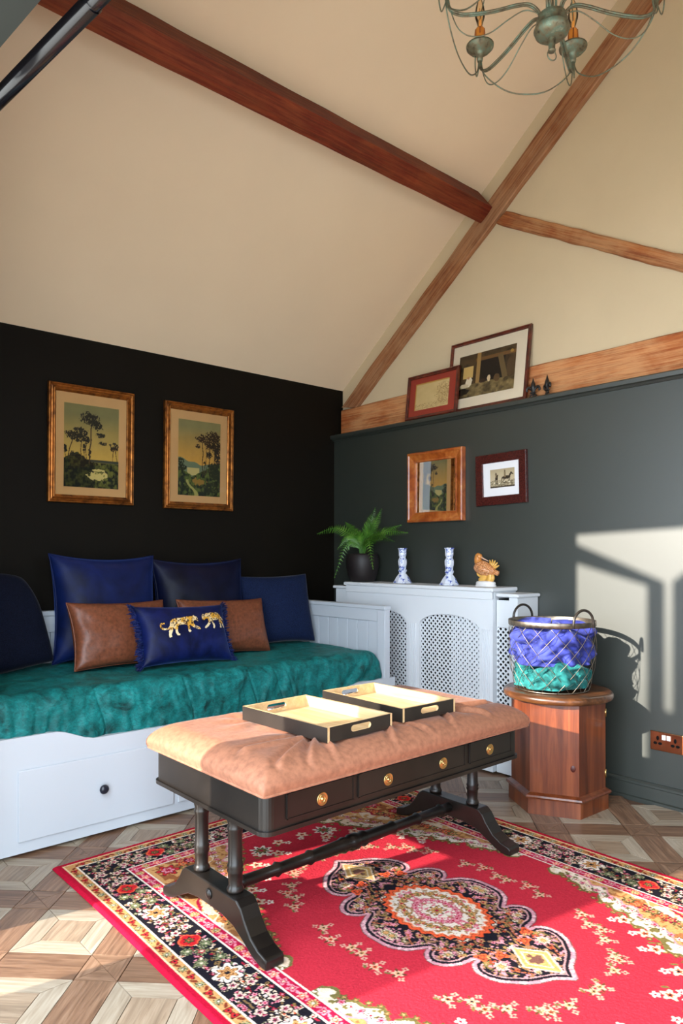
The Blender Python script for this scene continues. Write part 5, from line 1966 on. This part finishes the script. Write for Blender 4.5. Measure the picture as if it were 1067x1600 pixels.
picture('pine_mirror', 'rectangular mirror in an orange pine frame above the candlesticks', 'mirror', 0.425, 0.418,
        [(0, 0), (0, 0.030), (0.006, 0.036), (0.014, 0.036), (0.020, 0.031), (0.048, 0.020), (0.054, 0.022), (0.058, 0.020), (0.060, 0.010)], M_PFR, (-0.004, -0.932, 1.322),
        (0, 0, -PI / 2), mirror=MIRM, inset=0.012)
M_CROC = NT('embossed_oxblood_leather')
b = M_CROC.bsdf(Roughness=0.3)
vo = M_CROC.n('ShaderNodeTexVoronoi')
vo.inputs['Scale'].default_value = 120
M_CROC.l(M_CROC.coords((1, 1, 1.4)), vo.inputs['Vector'])
M_CROC.l(M_CROC.ramp(vo.outputs['Distance'], [(0.0, S(96, 34, 26)), (0.7, S(52, 14, 12))]), b.inputs['Base Color'])
M_CROC.bump(vo.outputs['Distance'], b, 0.6, -0.003)
M_CROC = M_CROC.m
M_WMOUNT = plain('white_mount', (0.80, 0.80, 0.82, 1), 0.9, spec=0.1, var=0.01)
picture('leather_frame_picture', 'small hunting print with white mount in a dark red leather frame', 'picture', 0.328, 0.277,
        [(0, 0), (0, 0.018), (0.003, 0.020), (0.044, 0.018), (0.047, 0.016), (0.048, 0.008)], M_CROC, (-0.004, -1.397, 1.399), (0, math.radians(-1.2), -PI / 2), M_WMOUNT,
        picpos=(-0.070, 0.088, 0.092, 0.192), painter=hunt, glass=False, inset=0.010)
# pictures leaning on the ledge
M_DKFR = wood('dark_mahogany_frame', S(44, 14, 8), S(84, 30, 18), S(124, 52, 30), (8, 8, 8), 0.3, coat=0.3, rnd=False)
FPR = [(0, 0), (0, 0.016), (0.003, 0.019), (0.008, 0.019), (0.012, 0.015), (0.018, 0.014), (0.020, 0.008)]
lean = math.atan2(0.055, 0.40)
picture('ledge_picture', 'larger framed interior print with pale mount leaning on the ledge', 'picture', 0.545, 0.415, FPR, M_DKFR, (0.013, -1.267, 1.943), (-lean, 0, -PI / 2),
        plain('ivory_mount', S(222, 206, 180), 0.9, spec=0.1, var=0.03), picpos=(-0.205, 0.185, 0.078, 0.330), painter=interior)
lean2 = math.atan2(0.032, 0.27)
picture('ledge_picture', 'smaller framed tree sketch with red mount leaning on the ledge', 'picture', 0.398, 0.272, FPR, M_DKFR, (-0.013, -0.893, 1.943), (-lean2, 0, -PI / 2),
        plain('dusty_red_mount', S(168, 66, 50), 0.9, spec=0.1, var=0.05), picpos=(-0.135, 0.128, 0.054, 0.218), painter=sketch)

# ------------------------------------------------------------------ fleur-de-lis ornaments
M_IRON = plain('black_cast_iron', (0.012, 0.010, 0.009, 1), 0.38, spec=0.5, var=0.3, scale=60)
for y, sc_, lb, rz in ((-1.578, 1.0, 'black iron fleur-de-lis ornament beside the larger ledge picture', 0.15), (-1.662, 1.02, 'black iron fleur-de-lis ornament farther from the ledge pictures', -0.6)):
    f = thing('fleur_de_lis', lb, 'ornament', (0.012, y, 1.943), (0, 0, -PI / 2 + rz), 'iron fleur-de-lis on the ledge')
    MB().box(-0.020, 0.020, -0.012, 0.012, 0, 0.010, 0.003).build('foot', M_IRON, f)
    MB().tube(smooth_path([(0, 0, 0.008), (0, 0, 0.030), (0, 0, 0.055), (0, 0, 0.082), (0, 0, 0.108 * sc_)], 4),
              [0.007, 0.0065, 0.006, 0.0055, 0.005, 0.0065, 0.009, 0.011, 0.0125, 0.013, 0.0125, 0.011, 0.009, 0.0065, 0.0045, 0.0025, 0.001], 10, flat=1.0).build('petal', M_IRON, f)
    for s_ in (-1, 1):
        pth = smooth_path([(s_ * 0.004, 0, 0.030), (s_ * 0.010, 0, 0.048), (s_ * 0.022, 0, 0.060), (s_ * 0.033, 0, 0.056), (s_ * 0.036, 0, 0.045), (s_ * 0.030, 0, 0.040)], 4)
        MB().tube(pth, [0.004 + 0.0035 * math.sin(PI * i / (len(pth) - 1)) for i in range(len(pth))], 8).build('side_petal', M_IRON, f)
        pth = smooth_path([(s_ * 0.004, 0, 0.026), (s_ * 0.012, 0, 0.020), (s_ * 0.018, 0, 0.014)], 4)
        MB().tube(pth, 0.004, 8).build('side_petal', M_IRON, f)
    MB().box(-0.015, 0.015, -0.009, 0.009, 0.027, 0.034, 0.002).build('band', M_IRON, f)

# ------------------------------------------------------------------ power socket
so = thing('power_socket', 'polished copper double power socket with two white switches low on the green wall', 'socket', (-0.001, -2.282, 0.246), (0, 0, -PI / 2))
M_COPPER = plain('polished_copper', (0.80, 0.42, 0.22, 1), 0.16, metal=1.0, var=0.12, scale=20)
MB().box(-0.073, 0.073, -0.0095, 0, 0, 0.086, 0.003).build('plate', M_COPPER, so)
M_SW = plain('white_switch', (0.85, 0.85, 0.83, 1), 0.3, var=0.01)
for x in (-0.0108, 0.0108):
    MB().box(x - 0.0085, x + 0.0085, -0.0135, -0.009, 0.052, 0.074, 0.0015).build('switch', M_SW, so)
for cx_ in (-0.039, 0.039):
    for (dx, dz, w_, h_) in ((0, 0.056, 0.0045, 0.0075), (-0.011, 0.033, 0.0065, 0.0045), (0.011, 0.033, 0.0065, 0.0045)):
        o_ = MB().lathe([(0.001, 0.0), (1.0, 0.0), (1.0, 0.0012), (0.001, 0.0014)], (0, 0, 0), 14,
                        Matrix.Translation((cx_ + dx, -0.0095, dz)) @ Matrix.Rotation(PI / 2, 4, 'X') @ Matrix.Diagonal((w_ * 1.35, h_ * 1.35, 1, 1)), cap=False)
        o_.build('pin_hole', M_BLACK, so)

# ------------------------------------------------------------------ chandelier
CH = Vector((-1.436, -2.600, 2.53))
ch = thing('chandelier', 'verdigris metal chandelier with candle lamps hanging from the roof', 'chandelier', CH)
M_VERD = NT('verdigris_metal')
b = M_VERD.bsdf(Roughness=0.5, Metallic=0.45)
v = M_VERD.coords()
M_VERD.l(M_VERD.ramp(M_VERD.noise(v, 38, 6, 0.65), [(0.32, S(64, 56, 42)), (0.46, S(116, 108, 84)), (0.60, S(104, 124, 106)), (0.75, S(172, 164, 138))]), b.inputs['Base Color'])
M_VERD = M_VERD.m
M_CSL = plain('amber_candle_sleeve', S(206, 124, 40), 0.5, var=0.15, scale=40)
M_BULB = NT('amber_bulb_glass')
M_BULB = glass_mat('clear_bulb_glass', (1.0, 0.90, 0.74, 1), 1.4, 0.02)
M_FIL = plain('warm_filament', S(240, 170, 90), 0.4, var=0.1)
# local z = world z - 2.53
MB().lathe([(0.001, 0.046), (0.012, 0.046), (0.032, 0.050), (0.045, 0.060), (0.050, 0.072), (0.048, 0.077), (0.041, 0.080), (0.043, 0.096), (0.039, 0.110), (0.028, 0.118), (0.012, 0.120)], (0, 0, 0), 32, cap=False).build('hub', M_VERD, ch)
MB().lathe([(0.001, 0.010), (0.010, 0.010), (0.011, 0.014), (0.009, 0.018), (0.0105, 0.050)], (0, 0, 0), 16, cap=False).build('finial', M_VERD, ch)
MB().tube([(0.014 * math.sin(a), 0, 0.0 + 0.014 * math.cos(a)) for a in np.linspace(0, 2 * PI, 24)[:-1]], 0.0018, 6, closed=True).build('ring', M_VERD, ch).rotation_euler = (0, 0, YAW - PI / 2 + 0.3)
TOPZ = 0.62
for k in range(3):
    a = k * 2 * PI / 3 + 0.4
    MB().tube(smooth_path([(0.014 * math.cos(a), 0.014 * math.sin(a), 0.11), (0.016 * math.cos(a), 0.016 * math.sin(a), 0.40), (0.010 * math.cos(a), 0.010 * math.sin(a), TOPZ)], 5), 0.0032, 6).build('stem', M_VERD, ch)
MB().lathe([(0.001, TOPZ - 0.01), (0.022, TOPZ), (0.026, TOPZ + 0.02), (0.01, TOPZ + 0.04), (0.001, TOPZ + 0.05)], (0, 0, 0), 20, cap=False).build('crown', M_VERD, ch)
top = RZ + 0.771 * (RY - CH.y) * -1 - CH.z
top = (RZ - SL * abs(RY - CH.y)) - CH.z
n = int((top - TOPZ - 0.05) / 0.026)
for k in range(n):
    z = TOPZ + 0.05 + (k + 0.5) * (top - TOPZ - 0.05) / n
    pts = []
    for a in np.linspace(0, 2 * PI, 15)[:-1]:
        p = (0.008 * math.cos(a), 0, z + 0.018 * math.sin(a)) if k % 2 else (0, 0.008 * math.cos(a), z + 0.018 * math.sin(a))
        pts.append(p)
    MB().tube(pts, 0.002, 5, closed=True).build('chain_link', M_VERD, ch)
ARM_R, CUP_Z = 0.296, 0.198
fwd = YAW
cup_pos = []
for k in range(6):
    a = fwd + math.radians(31 + 60 * k)
    ca, sa = math.cos(a), math.sin(a)

    def R(r, z, off=0.0):
        return Vector((r * ca - off * sa, r * sa + off * ca, z))
    for off in (-0.0035, 0.0035):
        pth = smooth_path([R(0.030, 0.080, off), R(0.036, 0.118, off), R(0.062, 0.140, off), R(0.100, 0.138, off), R(0.160, 0.122, off), R(0.220, 0.112, off), R(0.262, 0.112, off), R(0.288, 0.128, off), R(ARM_R, 0.168, off * 0.6)], 6)
        MB().tube(pth, 0.0034, 6).build('arm', M_VERD, ch)
    w1_ = smooth_path([R(0.034, 0.116), R(0.075, 0.125), R(0.120, 0.10), R(0.175, 0.060), R(0.225, 0.050), R(0.262, 0.070), R(0.284, 0.120), R(ARM_R - 0.004, 0.165)], 6)
    MB().tube(w1_, 0.0018, 6).build('wire_scroll', M_VERD, ch)
    w2_ = smooth_path([R(ARM_R, 0.150), R(ARM_R + 0.016, 0.120), R(ARM_R + 0.020, 0.20), R(ARM_R - 0.02, 0.34), R(ARM_R - 0.12, 0.48), R(0.10, 0.57), R(0.015, 0.615)], 7)
    MB().tube(w2_, 0.0020, 6).build('wire_scroll', M_VERD, ch)
    cpz = R(ARM_R, 0)
    cup = MB().lathe([(0.001, 0.158), (0.008, 0.158), (0.0095, 0.166), (0.0110, 0.180), (0.018, 0.186), (0.033, 0.192), (0.0425, 0.202), (0.0435, 0.207), (0.032, 0.199), (0.012, 0.195), (0.001, 0.195)],
                     (cpz.x, cpz.y, 0), 26, cap=False).build('drip_cup', M_VERD, ch)
    sl_ = MB().lathe([(0.0145, 0.195), (0.0150, 0.215), (0.0142, 0.240), (0.0145, 0.257), (0.012, 0.262), (0.001, 0.262)], (cpz.x, cpz.y, 0), 18, cap=False).build('candle_sleeve', M_CSL, ch)
    dr = MB()
    for q in range(5):
        aa = q * 2 * PI / 5 + k
        ln = 0.018 + 0.012 * ((q * 3 + k) % 3)
        dr.tube([(cpz.x + 0.0136 * math.cos(aa), cpz.y + 0.0136 * math.sin(aa), 0.258), (cpz.x + 0.0150 * math.cos(aa), cpz.y + 0.0150 * math.sin(aa), 0.258 - ln)], [0.0022, 0.0028], 6)
    dr.build('wax_drip', plain('brown_wax', S(150, 74, 18), 0.4), sl_)
    bu = MB().lathe([(0.006, 0.266), (0.0085, 0.276), (0.0150, 0.296), (0.0160, 0.308), (0.0130, 0.330), (0.0060, 0.352), (0.001, 0.360)], (cpz.x, cpz.y, 0), 18, cap=False).build('bulb', M_BULB, ch)
    MB().tube([(cpz.x, cpz.y, 0.268), (cpz.x + 0.003, cpz.y, 0.296), (cpz.x - 0.002, cpz.y, 0.325)], [0.0045, 0.004, 0.0015], 8).build('filament', M_FIL, bu)
    a2 = a + math.radians(60)
    p0_, p1_ = R(ARM_R + 0.004, 0.160), Vector(((ARM_R + 0.004) * math.cos(a2), (ARM_R + 0.004) * math.sin(a2), 0.160))
    mdp = (p0_ + p1_) / 2
    MB().tube(smooth_path([p0_, p0_ * 0.86 + mdp * 0.14 + Vector((0, 0, -0.045)), p0_ * 0.45 + mdp * 0.55 + Vector((0, 0, -0.090)), mdp + Vector((0, 0, -0.102)),
                           p1_ * 0.45 + mdp * 0.55 + Vector((0, 0, -0.090)), p1_ * 0.86 + mdp * 0.14 + Vector((0, 0, -0.045)), p1_], 6), 0.0021, 6).build('wire_swag', M_VERD, ch)
